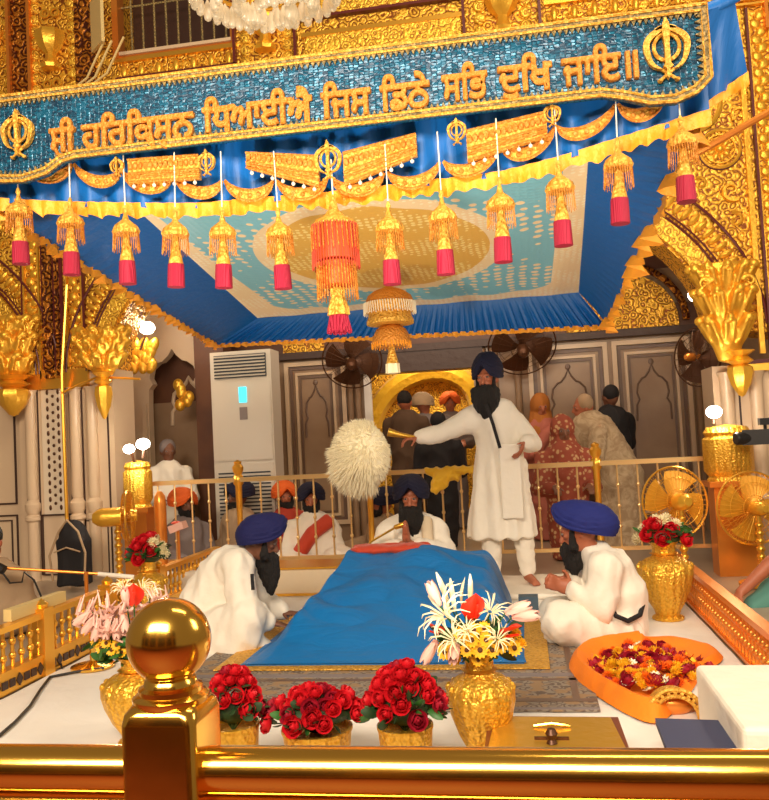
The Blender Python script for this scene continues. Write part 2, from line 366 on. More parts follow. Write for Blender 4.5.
# the hall behind the photographer, seen mirrored in the polished railing
w = MB().box(-8, 5, -5.2, -5, 0, 6)
struct('wall_front', w, 'brownwall')
w = MB()
for x in (-6, -3.6, -1.2, 1.2, 3.4): w.box(x-.25, x+.25, -5.0, -4.8, 0, 6)
w.box(-8, 5, -5, -4.85, 3.0, 3.5).box(-8, 5, -5, -4.9, .0, .5)
struct('wall_front_piers', w, 'relief')
def archz(x, x0=AX0, x1=AX1):
    c, h = (x0+x1)/2, (x1-x0)/2; q = max(0, 1-abs((x-c)/h)**2.0); return AZ + AH*q**.5
def arch_pts(x0, x1, n=48, off=0.0, t0=0, t1=pi):
    c, h = (x0+x1)/2, (x1-x0)/2
    return [(c-(h+off)*cos(t0+(t1-t0)*k/n), AZ+(AH+off)*sin(t0+(t1-t0)*k/n)) for k in range(n+1)]
# gilded upper facade with its arch openings and the window notch
LX0, LX1 = AX0-.93-(AX1-AX0), AX0-.93
w = MB()
out = [(-7.9, 6.2), (-7.9, AZ+.9)] + [p for p in arch_pts(LX0, LX1) if p[0] > -7.9] + arch_pts(AX0, AX1) + [(3.6, 1.6), (3.6, 6.2), (-2.46, 6.2), (-2.46, 4.93), (-3.57, 4.93), (-3.57, 6.2)]
w.prism(out, YW, YW+.42)
struct('wall_rear', w, 'relief')
# marble piers below the gilding
w = MB(); w.box(LX1-.02, AX0+.02, YW+.0, YW+.42, 0, 1.96)
struct('wall_pier_left', w, 'marble')
w = MB(); w.box(AX1-.02, 3.6, YW, YW+.42, 0, 1.62)
struct('wall_pier_right', w, 'marble')
w = MB(); w.box(-7.9, LX1, YW+.12, YW+.2, 0, 3.4)
struct('wall_left', w, 'marble')

def molding_thing(name, label, cat, parts, group=None, loc=(0, 0, 0)):
    r = thing(name, label, cat, loc, 0, group)
    for nm, mb, m in parts: mb.build(nm, m, r, world=True)
    return r
# arch mouldings as trim
tn = [0]
def trim(mb, m, smooth=True):
    tn[0] += 1; return struct('trim_%d' % tn[0], mb, m, smooth)
b = MB(); b.band(arch_pts(AX0, AX1, 60, .02), arch_pts(AX0, AX1, 60, .17), YW-.05, YW)
b.band([p for p in arch_pts(LX0, LX1, 60, .02)][20:], [p for p in arch_pts(LX0, LX1, 60, .17)][20:], YW-.05, YW); trim(b, 'relief_fine')
b = MB()
for a0, a1 in ((AX0, AX1), (LX0, LX1)):
    for off, rr in ((.19, .010), (.225, .008), (.43, .012)):
        b.tube([(x, YW-.03, z) for x, z in arch_pts(a0, a1, 60, off)], rr, 6)
trim(b, 'maroon')
b = MB()   # leaf frieze that follows the arch
for a0, a1 in ((AX0, AX1), (LX0, LX1)):
    P = arch_pts(a0, a1, 84, .325)
    for i in range(0, 84):
        p, q = V((P[i][0], YW, P[i][1])), V((P[i+1][0], YW, P[i+1][1])); d = (q-p).normalized(); nrm = V((-d.z, 0, d.x))
        if nrm.z < 0: nrm = -nrm
        b.ell(p, (.03, .03, .07), 8, 6, Matrix((d, V((0, 1, 0)), nrm)).transposed())
trim(b, 'leafgold')
# scroll-work on spandrels: raised rings with rosettes and curls
def medallion(b, x, z, r, y=YW, petals=9):
    b.tube([(x+r*cos(t), y-.012, z+r*sin(t)) for t in [2*pi*k/26 for k in range(26)]], r*.09, 6, True)
    b.tube([(x+r*.76*cos(t), y-.01, z+r*.76*sin(t)) for t in [2*pi*k/22 for k in range(22)]], r*.05, 5, True)
    for k in range(petals):
        t = 2*pi*k/petals; e = V((cos(t), 0, sin(t)))
        b.ell((x+e.x*r*.42, y, z+e.z*r*.42), (r*.24, r*.13, r*.13), 8, 6, Matrix((e, V((0, 1, 0)), V((-e.z, 0, e.x)))).transposed())
    b.ell((x, y, z), (r*.2, r*.22, r*.2), 10, 6)
def curl(b, x, z, r, a0, s, y=YW, rr=.018):
    b.tube([(x+r*(1-k/22)*cos(a0+s*k*.36), y-.01, z+r*(1-k/22)*sin(a0+s*k*.36)) for k in range(19)], [rr*(1-k/26) for k in range(19)], 5)
b = MB(); rnd = random.Random(3)
placed = []
def clear_of_openings(x, z, r):
    for a0, a1 in ((AX0, AX1), (LX0, LX1)):
        c, h = (a0+a1)/2, (a1-a0)/2
        if ((x-c)/(h+.46+r))**2+((z-AZ)/(AH+.46+r))**2 < 1 and z > AZ-1: return False
    if -4.72-r < x < -4.0+r: return False
    if x > 2.05-r: return False
    return 2.1+r < z < 4.5-r and not (abs(x+.9) < 1.9 and z < 4.0)
for k in range(2600):
    r = rnd.choice((.25, .2, .16, .12, .09, .07, .055)) if k < 900 else rnd.choice((.07, .055, .045))
    x, z = rnd.uniform(-5.4, 2.0), rnd.uniform(2.1, 4.5)
    if clear_of_openings(x, z, r) and all((x-a)**2+(z-c)**2 > (r+q+.012)**2 for a, c, q in placed):
        placed.append((x, z, r))
        if r > .1: medallion(b, x, z, r)
        else: curl(b, x, z, r, rnd.uniform(0, 6), rnd.choice((-1, 1)), rr=r*.26)
trim(b, 'leafgold')
b = MB()
for x, z, r in placed:
    if r > .1: b.tube([(x+(r+.014)*cos(t), YW-.006, z+(r+.014)*sin(t)) for t in [2*pi*k/30 for k in range(30)]], .008, 5, True)
trim(b, 'maroon')
# pilaster bands left of the arch and right of it
def leaf_band(b, x, z0, z1, wd, y=YW):
    b.box(x-wd/2, x-wd/2+.015, y-.03, y, z0, z1); b.box(x+wd/2-.015, x+wd/2, y-.03, y, z0, z1)
    z = z0+.04; s = 1
    while z < z1-.04:
        b.ell((x+s*wd*.13, y, z), (wd*.25, .03, .055), 8, 6, Euler((0, s*.7, 0)).to_matrix()); z += .07; s = -s
b = MB(); leaf_band(b, -4.56, 1.9, 4.6, .17); leaf_band(b, -4.12, 2.0, 4.6, .17); leaf_band(b, 2.14, 1.7, 4.6, .17)
b.box(2.26, 2.34, YW-.07, YW, 1.7, 4.6); b.box(1.96, 2.0, YW-.04, YW, 1.7, 4.6); trim(b, 'leafgold')
b = MB().box(-4.46, -4.24, YW-.02, YW, 1.9, 4.6); b.box(-4.66, -4.645, YW-.04, YW, 1.9, 4.6); b.box(-4.03, -4.01, YW-.04, YW, 2.0, 4.6); b.box(2.235, 2.255, YW-.05, YW, 1.7, 4.6); b.box(2.035, 2.055, YW-.05, YW, 1.7, 4.6); trim(b, 'maroon', False)
b = MB().box(-4.42, -4.34, YW-.06, YW-.02, 1.9, 4.6).box(-4.30, -4.27, YW-.06, YW-.02, 1.9, 4.6); trim(b, 'relief_dark', False)
# gilded sill mouldings where marble begins
b = MB().box(-4.72, -4.0, YW-.05, YW, 1.80, 1.86).box(-4.72, -4.0, YW-.03, YW, 1.86, 1.98).box(1.7, 3.6, YW-.06, YW, 1.56, 1.62); trim(b, 'gold_satin', False)
b = MB().box(1.7, 3.6, YW-.075, YW, 1.62, 1.65); trim(b, 'maroon', False)
# string courses and friezes of the gallery storey (z above 4.5)
b = MB()
for z in (4.62, 4.66): b.box(-7.9, 3.6, YW-.05, YW, z, z+.018)
for x0, x1 in ((-3.62, -2.40), (-1.78, -.30), (.40, 1.95)):
    b.box(x0, x1, YW-.04, YW, 4.86, 4.90)
trim(b, 'gold_satin', False)
def frieze(b, x0, x1, z, s):
    n = max(2, int((x1-x0)/s)); d = (x1-x0)/n
    for i in range(n):
        x = x0+d*(i+.5)
        b.ell((x, YW, z), (d*.2, .035, s*.42), 10, 7)
        for sg in (-1, 1):
            curl(b, x+sg*d*.27, z-.02, s*.2, 1.2+sg, sg, rr=.012)
            b.ell((x+sg*d*.36, YW, z+s*.25), (d*.06, .02, s*.1), 6, 5)
b = MB(); frieze(b, -3.62, -2.40, 4.775, .17); frieze(b, -1.78, -.30, 4.78, .19); frieze(b, .40, 1.95, 4.78, .17)
frieze(b, .4, 1.95, 4.98, .10); trim(b, 'leafgold')
b = MB()
for x0, x1, z0, z1 in ((-1.75, -.33, 5.06, 5.7), (.43, 1.9, 5.14, 5.8), (-1.75, -.33, 4.66, 4.9)):
    b.box(x0, x1, YW-.03, YW-.005, z0, z1)
trim(b, 'relief_fine', False)
b = MB()
for x0, x1, z in ((-1.8, -.28, 5.02), (.4, 1.97, 5.06), (-3.6, -2.4, 4.68)): b.box(x0, x1, YW-.06, YW, z, z+.025)
for x in (-2.42, -1.84, -.30, .36): b.box(x-.012, x+.012, YW-.06, YW, 4.6, 6.2)
trim(b, 'maroon', False)
# gallery pilasters with vase motifs
def vase_pilaster(x, zc, side=.11):
    b = MB()
    for sg in (-1, 1):
        z = 4.6
        while z < 6.1: b.ell((x+sg*.20, YW, z), (.06, .035, .06), 8, 6); z += .115
    trim(b, 'relief_fine')
    b = MB(); y = YW-.04
    def lv(z, sc): b.lathe([(0, 0), (.09, .0), (.10, .03), (.055, .08), (.05, .14), (.11, .2), (.145, .3), (.13, .36), (.07, .40), (.0, .42)], (x, y, z), 16, lobes=8, amp=.06)
    lv(zc, 1); lv(zc+.78, 1); lv(zc-.75, 1)
    for dz in (-.14, .56):
        for sx in (-.05, .05): b.tube([(x+sx+.04*cos(t), y+.0, zc+dz+.04*sin(t)) for t in [2*pi*k/12 for k in range(12)]], .012, 5, True)
    trim(b, 'leafgold')
for x, z in ((-4.93, 5.02), (-4.26, 4.88), (-2.12, 4.78), (.04, 4.66)): vase_pilaster(x, z)
b = MB().box(-4.68, -4.50, YW-.03, YW, 4.4, 6.2); b.box(-4.02, -3.82, YW-.03, YW, 4.4, 6.2); trim(b, 'relief_dark', False)
b = MB()
for x in (-4.70, -4.48): b.box(x-.015, x+.015, YW-.07, YW, 4.4, 6.2)
for x in (2.2, 2.32): b.box(x-.015, x+.015, YW-.07, YW, 4.4, 6.2)
trim(b, 'copper', False)

# gallery window with thin bars
wr = tag(bpy.data.objects.new('window_1', None), kind='structure'); C.objects.link(wr); wr.location = (-3.0, YW, 4.93)
MB().box(-3.6, -2.43, YW-.02, YW+.08, 4.90, 4.95).box(-3.62, -3.56, YW-.05, YW+.08, 4.9, 6.2).box(-2.46, -2.42, YW-.03, YW+.08, 4.9, 6.2).build('window_frame', 'copper', wr, False, world=True)
MB().box(-3.6, -2.45, YW-.045, YW-.02, 4.925, 4.955).build('window_sill', 'marble', wr, False, world=True)
MB().box(-3.57, -2.45, YW+.3, YW+.4, 4.8, 6.2).build('dark_interior', 'dark', wr, False, world=True)
g = MB()
for k in range(9): x = -3.46+k*.118; g.tube([(x, YW+.03, 4.95), (x, YW+.03, 6.2)], .010, 6)
g.tube([(-3.57, YW+.03, 5.42), (-2.46, YW+.03, 5.42)], .010, 6).build('window_bars', 'braid', wr, world=True)
r = thing('notice_board', 'cream shutter leaf standing open left of the barred gallery window', 'shutter', (-3.72, 7.05, 4.95))
MB().obox((-3.70, 7.02, 5.2), (.10, -.09, 0), (.01, .011, 0), (0, 0, .24)).build('shutter_leaf', 'wood', r, False, world=True)
b = MB()
for x, z in ((-3.8, 4.66), (-3.72, 4.66), (-3.6, 4.68)): b.tube([(x+.17, 7.0, z+.33), (x+.1, 6.98, z+.18), (x-.02, 7.02, z+.02), (x-.2, 7.05, z-.06)], .011, 5)
r = thing('cable_bundle', 'loose pale cables hanging from the corner of the barred gallery window', 'cables', (-3.8, 7.02, 4.6))
b.build('cable_strands', 'wood', r, world=True)
r = thing('ribbed_awning', 'small ribbed gold hood jutting at the far left edge above the banner', 'hood', (-4.98, 6.9, 4.55))
b = MB()
for k in range(7): b.ell((-5.12+k*.06, 6.9, 4.66-k*.045), (.05, .12, .10), 10, 7)
b.build('hood_ribs', 'braid', r, world=True)

# marble pier details: colonnettes, outlines, inlay strip
def outline(b, x0, x1, z0, z1, t, y0, y1):
    b.box(x0, x1, y0, y1, z0, z0+t).box(x0, x1, y0, y1, z1-t, z1).box(x0, x0+t, y0, y1, z0+t, z1-t).box(x1-t, x1, y0, y1, z0+t, z1-t)
b = MB(); y = YW
outline(b, -5.6, -4.86, .72, 1.75, .016, y+.105, y+.12); outline(b, -5.6, -4.86, .05, .62, .014, y+.105, y+.12); outline(b, -5.55, -4.92, .10, .57, .010, y+.105, y+.12)
for x in (-4.67, -4.545, -4.215, -4.09, -3.83): b.box(x-.008, x+.008, y-.006, y, .05, 1.8)
outline(b, -4.53, -4.23, .05, .62, .012, y-.03, y); outline(b, -4.10, -3.86, .05, .55, .012, y-.006, y)
for x in (1.78, 2.03, 2.09): b.box(x-.007, x+.007, y-.006, y, .05, 1.55)
outline(b, 2.14, 2.9, .1, 1.45, .012, y-.006, y)
trim(b, 'inlay', False)
b = MB()
for x in (-4.61, -4.15, -3.98):
    b.lathe([(.055, 0), (.055, .55), (.075, .57), (.075, .6), (.05, .62), (.07, .66), (.075, .72), (.045, .76), (.055, .8), (.05, 1.75), (.07, 1.8)], (x, y-.02, 0), 14)
for x in (1.68, 1.91): b.lathe([(.06, 0), (.06, .5), (.075, .52), (.05, .58), (.055, 1.5), (.075, 1.56)], (x, y-.02, 0), 14)
trim(b, 'marble')
b = MB().box(-4.50, -4.26, y-.012, y, .62, 1.8); trim(b, 'creamstone', False)
b = MB()
for k in range(15):
    z = .68+k*.078
    for sx in (-.055, .055):
        b.ell((-4.38+sx, y-.014, z), (.015, .006, .026), 8, 5)
    b.ell((-4.38, y-.014, z+.039), (.016, .006, .016), 8, 5)
trim(b, 'bronze')

# carved gold capitals and buds
def capital(label, c, sx, sz, bud, seed):
    r = thing('column_capital', label, 'capital', (c[0], c[1], c[2]-sz))
    rn = random.Random(seed); b = MB()
    b.lathe([(0, -sz*.95), (sx*.34, -sz*.9), (sx*.52, -sz*.6), (sx*.6, -sz*.1), (sx*.74, sz*.4), (sx*.84, sz*.75), (sx*.78, sz*.9), (0, sz*.92)], c, 32, sy=.6)
    for zz, rr, n, hh in ((.58, .80, 6, .30), (.12, .70, 5, .32), (-.38, .58, 4, .30)):
        for k in range(n+1):
            t = pi+pi*k/n; e = V((cos(t), sin(t)*.62, 0)); p = V(c)+e*(sx*rr)+V((0, 0, sz*zz)); o_ = e.normalized(); sd = V((-o_.y, o_.x, 0)); up = (V((0, 0, 1))+o_*.35).normalized(); o2 = sd.cross(up)
            Rm = Matrix((sd, o2, up)).transposed(); w_ = sx*rr*1.5/n
            b.ell(p, (w_, .035, hh*sz), 12, 10, Rm); b.ell(p+up*hh*sz*.85+o_*.03, (w_*.75, .045, .04), 10, 8, Rm)
            for q in (-.55, .55): b.cap(p+sd*w_*q-up*hh*sz*.5+o_*.02, p+sd*w_*q*1.2+up*hh*sz*.6+o_*.035, .014, .022, 8)
    curl(b, c[0]-sx*.75, c[2]+sz*.5, sx*.22, 0, 1, c[1]-.12, .022); curl(b, c[0]+sx*.75, c[2]+sz*.5, sx*.22, pi, -1, c[1]-.12, .022)
    blob('acanthus_carving', b, 'leafgold', r, .010, 2, world=True)
    bx, bz, br, bh = bud
    b = MB(); b.lathe([(0, -bh), (br*.25, -bh*.94), (br*.75, -bh*.6), (br, -bh*.25), (br*.9, -.02), (br*.55, 0), (br*1.05, .03), (br*.6, .07), (br*1.2, .11), (0, .13)], (bx, c[1]-.03, bz), 16, lobes=8, amp=.05)
    b.build('hanging_bud', 'leafgold', r, world=True)
capital('gold leaf capital at the left edge, biggest, above the marble panel', at(8, 352, 7.05), .30, .36, (*[at(15, 388, 7.05)[i] for i in (0, 2)], .15, .27), 1)
capital('broad gold leaf capital where the left arch springs, next to the brown lamp recess', at(103, 352, 7.05), .26, .24, (*[at(105, 385, 7.05)[i] for i in (0, 2)], .08, .32), 2)
capital('gold leaf capital where the right arch meets the marble pier', at(725, 312, 7.0), .23, .44, (*[at(739, 365, 7.0)[i] for i in (0, 2)], .10, .26), 3)
r = thing('wall_rod', 'thin gold rod running down the left pier in front of the inlaid strip', 'rod', (-4.36, 7.1, .6))
MB().tube([at(67, 285, 7.08), at(62, 375, 7.08), at(64, 440, 7.08), at(67, 520, 7.08)], .017, 8).build('rod', 'gold_satin', r, world=True)
MB().tube([at(62, 393, 7.07), at(80, 384, 7.07), at(98, 377, 7.07), at(120, 378, 7.07), at(140, 379, 7.07)], .012, 6).build('side_branch', 'gold_satin', r, world=True)

# ---------------------------------------------------------------- rear room behind the arch
YB = 9.5
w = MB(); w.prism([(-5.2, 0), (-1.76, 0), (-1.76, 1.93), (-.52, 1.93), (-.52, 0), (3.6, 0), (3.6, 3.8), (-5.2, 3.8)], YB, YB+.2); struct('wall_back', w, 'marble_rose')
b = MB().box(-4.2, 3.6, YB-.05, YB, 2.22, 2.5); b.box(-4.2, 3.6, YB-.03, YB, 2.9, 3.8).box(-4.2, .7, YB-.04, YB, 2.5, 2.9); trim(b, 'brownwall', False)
b = MB().box(-4.2, 3.6, YB-.12, YB-.05, 2.16, 2.24).box(-1.9, -.4, YB-.1, YB-.02, 1.93, 2.16); trim(b, 'dark', False)
b = MB().box(-2.75, -2.25, YB-.07, YB-.04, 2.24, 2.44); b.prism([(.55, 2.24)]+[(1.15-.6*cos(pi*k/20), 2.3+.55*sin(pi*k/20)) for k in range(21)]+[(1.75, 2.24)], YB-.14, YB-.05); trim(b, 'relief', False)
b = MB().tube([(1.15-.68*cos(pi*k/20), YB-.12, 2.3+.64*sin(pi*k/20)) for k in range(21)], .04, 6).tube([(1.15-.9*cos(pi*k/20), YB-.12, 2.3+.9*sin(pi*k/20)) for k in range(21)], .05, 6); trim(b, 'relief_dark')
struct('ceiling', MB().box(-5.2, 3.6, 7.6, 9.7, 3.8, 3.9), 'brownwall')
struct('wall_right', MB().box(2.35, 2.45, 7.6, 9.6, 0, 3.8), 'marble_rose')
def cusp_outline(cx, zt, wd, ht, n=40):
    """lobed mughal arch, from left foot up over the ogee tip and down"""
    P = []
    for s in (-1, 1):
        half = [(s*wd, zt-ht), (s*wd*.97, zt-ht*.72), (s*wd*.80, zt-ht*.62), (s*wd*.92, zt-ht*.50), (s*wd*.84, zt-ht*.34), (s*wd*.58, zt-ht*.24), (s*wd*.40, zt-ht*.22), (s*wd*.16, zt-ht*.12), (0, zt)]
        P.append([(cx+x, z) for x, z in half])
    return P[0]+P[1][::-1][1:]
def niche_panel(x0, x1, z0, z1, y=YB):
    b = MB(); w_ = x1-x0
    outline(b, x0, x1, z0, z1, .05, y-.045, y); outline(b, x0+.13, x1-.13, z0+.10, z1-.13, .03, y-.03, y); trim(b, 'marble', False)
    b = MB(); outline(b, x0+.06, x1-.06, z0+.05, z1-.06, .035, y-.02, y); outline(b, x0+.175, x1-.175, z0+.14, z1-.175, .022, y-.02, y)
    P = cusp_outline((x0+x1)/2, z1-.28, w_*.5-.23, .62); b.tube([(x, y-.008, z) for x, z in P], .012, 6)
    b.ell(((x0+x1)/2, y-.01, z1-.25), (.03, .01, .035), 8, 6); trim(b, 'marble_taupe', False)
niche_panel(-2.76, -2.02, .2, 2.13); niche_panel(.10, .98, .2, 2.12); niche_panel(1.03, 1.86, .2, 2.12)
b = MB()
for x in (-1.97, -1.88, 1.93, 2.02, -.42, -.28, -.02): b.lathe([(.04, 0), (.04, 2.0), (.055, 2.08), (.055, 2.14)], (x, YB-.03, 0), 10)
trim(b, 'marble_rose')
b = MB().box(-1.80, -1.72, YB-.06, YB+.02, 0, 1.93); trim(b, 'sheet', False)
# the bright chamber seen through the doorway
struct('wall_chamber', MB().box(-2.9, .6, 11.2, 11.3, 0, 3.2), 'relief_fine')
b = MB().tube([(-1.30-.75*cos(pi*k/16+.2), 11.1, 1.35+.7*sin(pi*k/16)) for k in range(17)], .14, 8); trim(b, 'yellowcloth')
pl = bpy.data.lights.new('chamber_lamp', 'POINT'); pl.energy = 60; pl.color = (1, .8, .5); pl.shadow_soft_size = .2
po = bpy.data.objects.new('chamber_lamp', pl); C.objects.link(po); po.location = (-1.1, 10.5, 2.6)

# left bay: cusped niche between pier and air conditioner
YN = 8.7
w = MB(); P = cusp_outline(-3.83, 2.30, .30, .62)
w.prism([(-5.2, 0), (-4.13, 0)]+P+[(-3.53, 0), (-3.30, 0), (-3.30, 2.72), (-5.2, 2.72)], YN, YN+.12); struct('wall_niche', w, 'marble')
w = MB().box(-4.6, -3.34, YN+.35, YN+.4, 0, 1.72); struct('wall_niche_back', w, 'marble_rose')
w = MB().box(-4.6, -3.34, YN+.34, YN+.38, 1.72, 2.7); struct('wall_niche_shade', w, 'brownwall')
b = MB(); P2 = cusp_outline(-3.78, 2.0, .22, .55); b.tube([(x, YN+.33, z) for x, z in P2]+[(-3.56, YN+.33, .3)], .022, 6); trim(b, 'marble')
b = MB().box(-5.2, -3.25, YN-.05, YN+.1, 2.68, 2.74).box(-3.36, -3.28, YN-.04, YN, 0, 2.7).box(-4.2, -4.14, YN-.04, YN, 0, 1.7); trim(b, 'marble', False)
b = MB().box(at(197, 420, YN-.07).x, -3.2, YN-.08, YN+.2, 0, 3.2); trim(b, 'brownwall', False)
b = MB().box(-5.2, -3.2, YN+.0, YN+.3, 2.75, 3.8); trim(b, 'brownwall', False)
b = MB(); rn = random.Random(5)
for k in range(16):
    p = at(127+k % 4*8+rn.uniform(-3, 3), 345+k//4*7, 7.9); b.ell(p, (.055, .05, .085), 10, 8, Euler((0, (k % 4-1.5)*.3, 0)).to_matrix())
capr = thing('column_capital', 'small bright gold bracket directly under the glaring left arch lamp', 'capital', at(142, 372, 7.75)); b.build('acanthus_carving', 'leafgold', capr, world=True)
b = MB()
for k in range(6): b.ell(at(183+rn.uniform(-5, 7), 385+k*4, 8.5), (.06, .05, .07), 10, 8)
b.build('side_leaf', 'leafgold', capr, world=True)

# ================================================================ AIR CONDITIONER
r = thing('air_conditioner', 'tall white floor-standing air conditioner with louvres and a lit blue display', 'air conditioner', (-2.86, 8.2, 0))
x0, x1 = -3.19, -2.53
MB().box(x0, x1, 8.2, 8.5, 0, 2.16).box(x0+.015, x1-.015, 8.185, 8.2, 1.02, 1.83).box(x0+.015, x1-.015, 8.185, 8.2, .12, .98).build('cabinet', 'acwhite', r, False, world=True)
MB().box(x0+.05, x1-.05, 8.175, 8.2, 1.88, 2.12).build('outlet', 'acdark', r, False, world=True)
b = MB()
for k in range(7): b.obox(((x0+x1)/2, 8.168, 1.9+k*.034), (.275, 0, 0), (0, .012, .006), (0, -.002, .004))
b.build('louvre', 'acwhite', r, False, world=True)
MB().box(-2.88, -2.80, 8.172, 8.186, 1.62, 1.78).build('display', 'screen', r, False, world=True)
MB().box(-2.88, -2.80, 8.172, 8.186, 1.44, 1.57).build('keypad', 'grey', r, False, world=True)
b = MB()
for k in range(19): b.box(x0+.05, x1-.05, 8.178, 8.186, .2+k*.038, .215+k*.038)
b.build('intake_grille', 'acdark', r, False, world=True)

# ================================================================ LAMPS
def lamp(label, p, rr, power, stem_to):
    r = thing('flood_lamp', label, 'lamp', p)
    MB().ell(p, (rr, rr*.8, rr*.8), 14, 10).build('bulb', 'bulb', r, world=True)
    MB().tube([p+V((0, .03, 0)), stem_to], .012, 6).build('bracket', 'bronze', r, world=True)
    d = bpy.data.lights.new('flood_lamp_light', 'POINT'); d.energy = power; d.color = (1, .87, .68); d.shadow_soft_size = .08
    o = bpy.data.objects.new('flood_lamp_light', d); C.objects.link(o); o.location = p+V((0, -.12, .03)); return r
lamp('glaring white lamp high under the left arch', at(147, 328, 7.8), .08, 10, at(140, 350, 7.85))
lamp('glaring white lamp on the gold casket beside the left niche', at(143, 444, 6.6), .06, 14, at(143, 458, 6.6))
bl = lamp('tiny second bulb just right of the low left lamp', at(129, 449, 6.6), .05, 6, at(137, 472, 6.72)); bl['label'] = 'second, lower bulb just left of the low left lamp'
lamp('glaring white lamp high under the right arch, half behind the gold capital', at(697, 295, 7.75), .08, 9, at(716, 300, 7.5))
lamp('glaring white lamp on top of the gold casket by the right pier', at(714, 412, 6.6), .06, 14, at(714, 424, 6.6))

# ================================================================ CHANDELIER
cc = at(270, -12, 5.2)
r = thing('chandelier', 'crystal chandelier with warm glass drops at the top edge of the picture', 'chandelier', cc)
b = MB().tube([cc+V((.40*cos(t), .3*sin(t), .02)) for t in [2*pi*k/24 for k in range(24)]], .015, 6, True).tube([cc, cc+V((0, 0, .6))], .02, 8); b.build('frame', 'gold_satin', r, world=True)
rn = random.Random(9)
drop = MB().lathe([(0, -.05), (.018, -.042), (.028, -.02), (.022, .005), (.006, .03), (0, .035)], n=10).mesh('crystal_drop', M['crystal'])
for k in range(96):
    a = 2*pi*k/96*5.0; q = .12+.44*((k*37) % 96)/96
    o = bpy.data.objects.new('crystal_drop', drop); C.objects.link(o); o.parent = r; o.scale = (1.25, 1.25, 1.9)
    o.location = (q*cos(a)*1.05, q*.7*sin(a), -.02-.14*(1-q/.58)-rn.uniform(0, .03)+(.03 if k % 3 else .0))
# ================================================================ CANOPY
cz = V((-.78, 4.75, 2.28))
can = thing('canopy', 'blue satin canopy with a pale brocade ceiling, gold crescents and orange frill', 'canopy', cz)
def lerp(a, b, t): return a+(b-a)*t
BF, BR = (-1.78, .34, 3.25, 2.40), (-2.02, .47, 6.25, 2.17)     # brocade front / rear: x0 x1 y z
def ceil_pt(u, v):
    x = lerp(lerp(BF[0], BF[1], u), lerp(BR[0], BR[1], u), v); y = lerp(BF[2], BR[2], v)
    z = lerp(BF[3], BR[3], v) - .05*sin(pi*u)*sin(pi*v) + .008*sin(u*40)*sin(v*9)
    return V((x, y, z))
MB().surf(lambda u, v: ceil_pt(u, v)-cz, 40, 40).build('ceiling_cloth', 'brocade', can)
fl = [V((-2.18, 3.2, 2.22)), V((-2.40, 6.32, 1.99))]; fr = [V((.74, 3.25, 2.31)), V((.66, 6.32, 1.915))]
def drape(a0, a1, b0, b1, waves, amp, nrm, m=140, bow=0.0):
    """cloth hung from line a0-a1 down to line b0-b1 with ripples that grow downwards"""
    def fn(u, v):
        p = lerp(a0, a1, u).lerp(lerp(b0, b1, u), v)
        k = sin(u*waves*2*pi + 1.3*sin(u*17)) + .5*sin(u*waves*4.7*pi)
        return p + nrm*(amp*k*v + bow*sin(pi*v)) - cz
    return MB().surf(fn, m, 10)
c0, c1 = ceil_pt(0, 0), ceil_pt(0, 1); d0, d1 = ceil_pt(1, 0), ceil_pt(1, 1)
drape(c0, c1, fl[0], fl[1], 26, .014, V((1, 0, .6)).normalized(), 260, -.03).build('side_drape', 'bluesatin', can)
drape(d0, d1, fr[0], fr[1], 26, .014, V((-1, 0, .6)).normalized(), 260, -.03).build('side_drape', 'bluesatin', can)
drape(c1, d1, fl[1], fr[1], 46, .012, V((0, -1, 0)), 420, 0).build('rear_drape', 'bluesatin', can)
# front drape: sagging hem between banner and tassels
hemx = [(x, z-.022) for x, z in [(-2.3, 2.30), (-1.885, 2.235), (-1.5, 2.19), (-1.26, 2.165), (-.63, 2.155), (-.03, 2.165), (.2, 2.20), (.43, 2.25), (.76, 2.32)]]
def hemz(x):
    for (a, za), (b_, zb) in zip(hemx, hemx[1:]):
        if x <= b_: return lerp(za, zb, max(0, (x-a)/(b_-a)))
    return hemx[-1][1]
def front_fn(u, v):
    x = lerp(-2.3, .76, u); z = lerp(2.64, hemz(x), v)
    return V((x, 3.20 + .016*v*sin(u*52*pi) + .01*v*sin(u*21*pi), z)) - cz
MB().surf(front_fn, 300, 10).build('front_drape', 'bluesatin', can)
def frill(P, h, wv, amp, out):
    """ruffled trim strip hanging along a polyline"""
    n = len(P)-1
    def fn(u, v):
        t = u*n; i = min(int(t), n-1); p = P[i].lerp(P[i+1], t-i)
        return p + V((0, 0, h*.35-h*v)) + out*(amp*(.3+v)*(.75+1.1*noise.noise(V((u*wv*.7, 3.1, amp*90))))*sin(u*wv*2*pi+1.5*noise.noise(V((u*wv*.4, 0, 0)))) + .006) + V((0, 0, h*.35*v*noise.noise(V((u*wv*1.3, 8, 1))))) - cz
    return MB().surf(fn, int(wv*6), 3)
frill([V((lerp(-2.3, .76, k/40), 3.185, hemz(lerp(-2.3, .76, k/40)))) for k in range(41)], .060, 44, .016, V((0, -1, 0))).build('front_frill', 'frill', can)
frill([fl[0], fl[1]], .06, 34, .03, V((1, 0, .2))).build('side_frill', 'frill', can)
frill([fr[0], fr[1]], .085, 20, .05, V((-1, .1, .2))).build('side_frill', 'frill', can)
frill([fl[1], fr[1]], .035, 60, .010, V((0, -1, 0))).build('rear_frill', 'frill', can)
a0, a1 = at(708, 10, 3.16), at(735, 2, 3.3); b0, b1 = at(640, 118, 3.2), at(748, 76, 3.45)
def corner_fn(u, v):
    s = v**.8; p = a0.lerp(a1, u).lerp(b0.lerp(b1, u), s); return p+V((0, .03*sin(u*5*pi)*v, -.04*sin(u*pi)*v)) - cz
MB().surf(corner_fn, 40, 14).build('corner_drape', 'bluesatin', can)
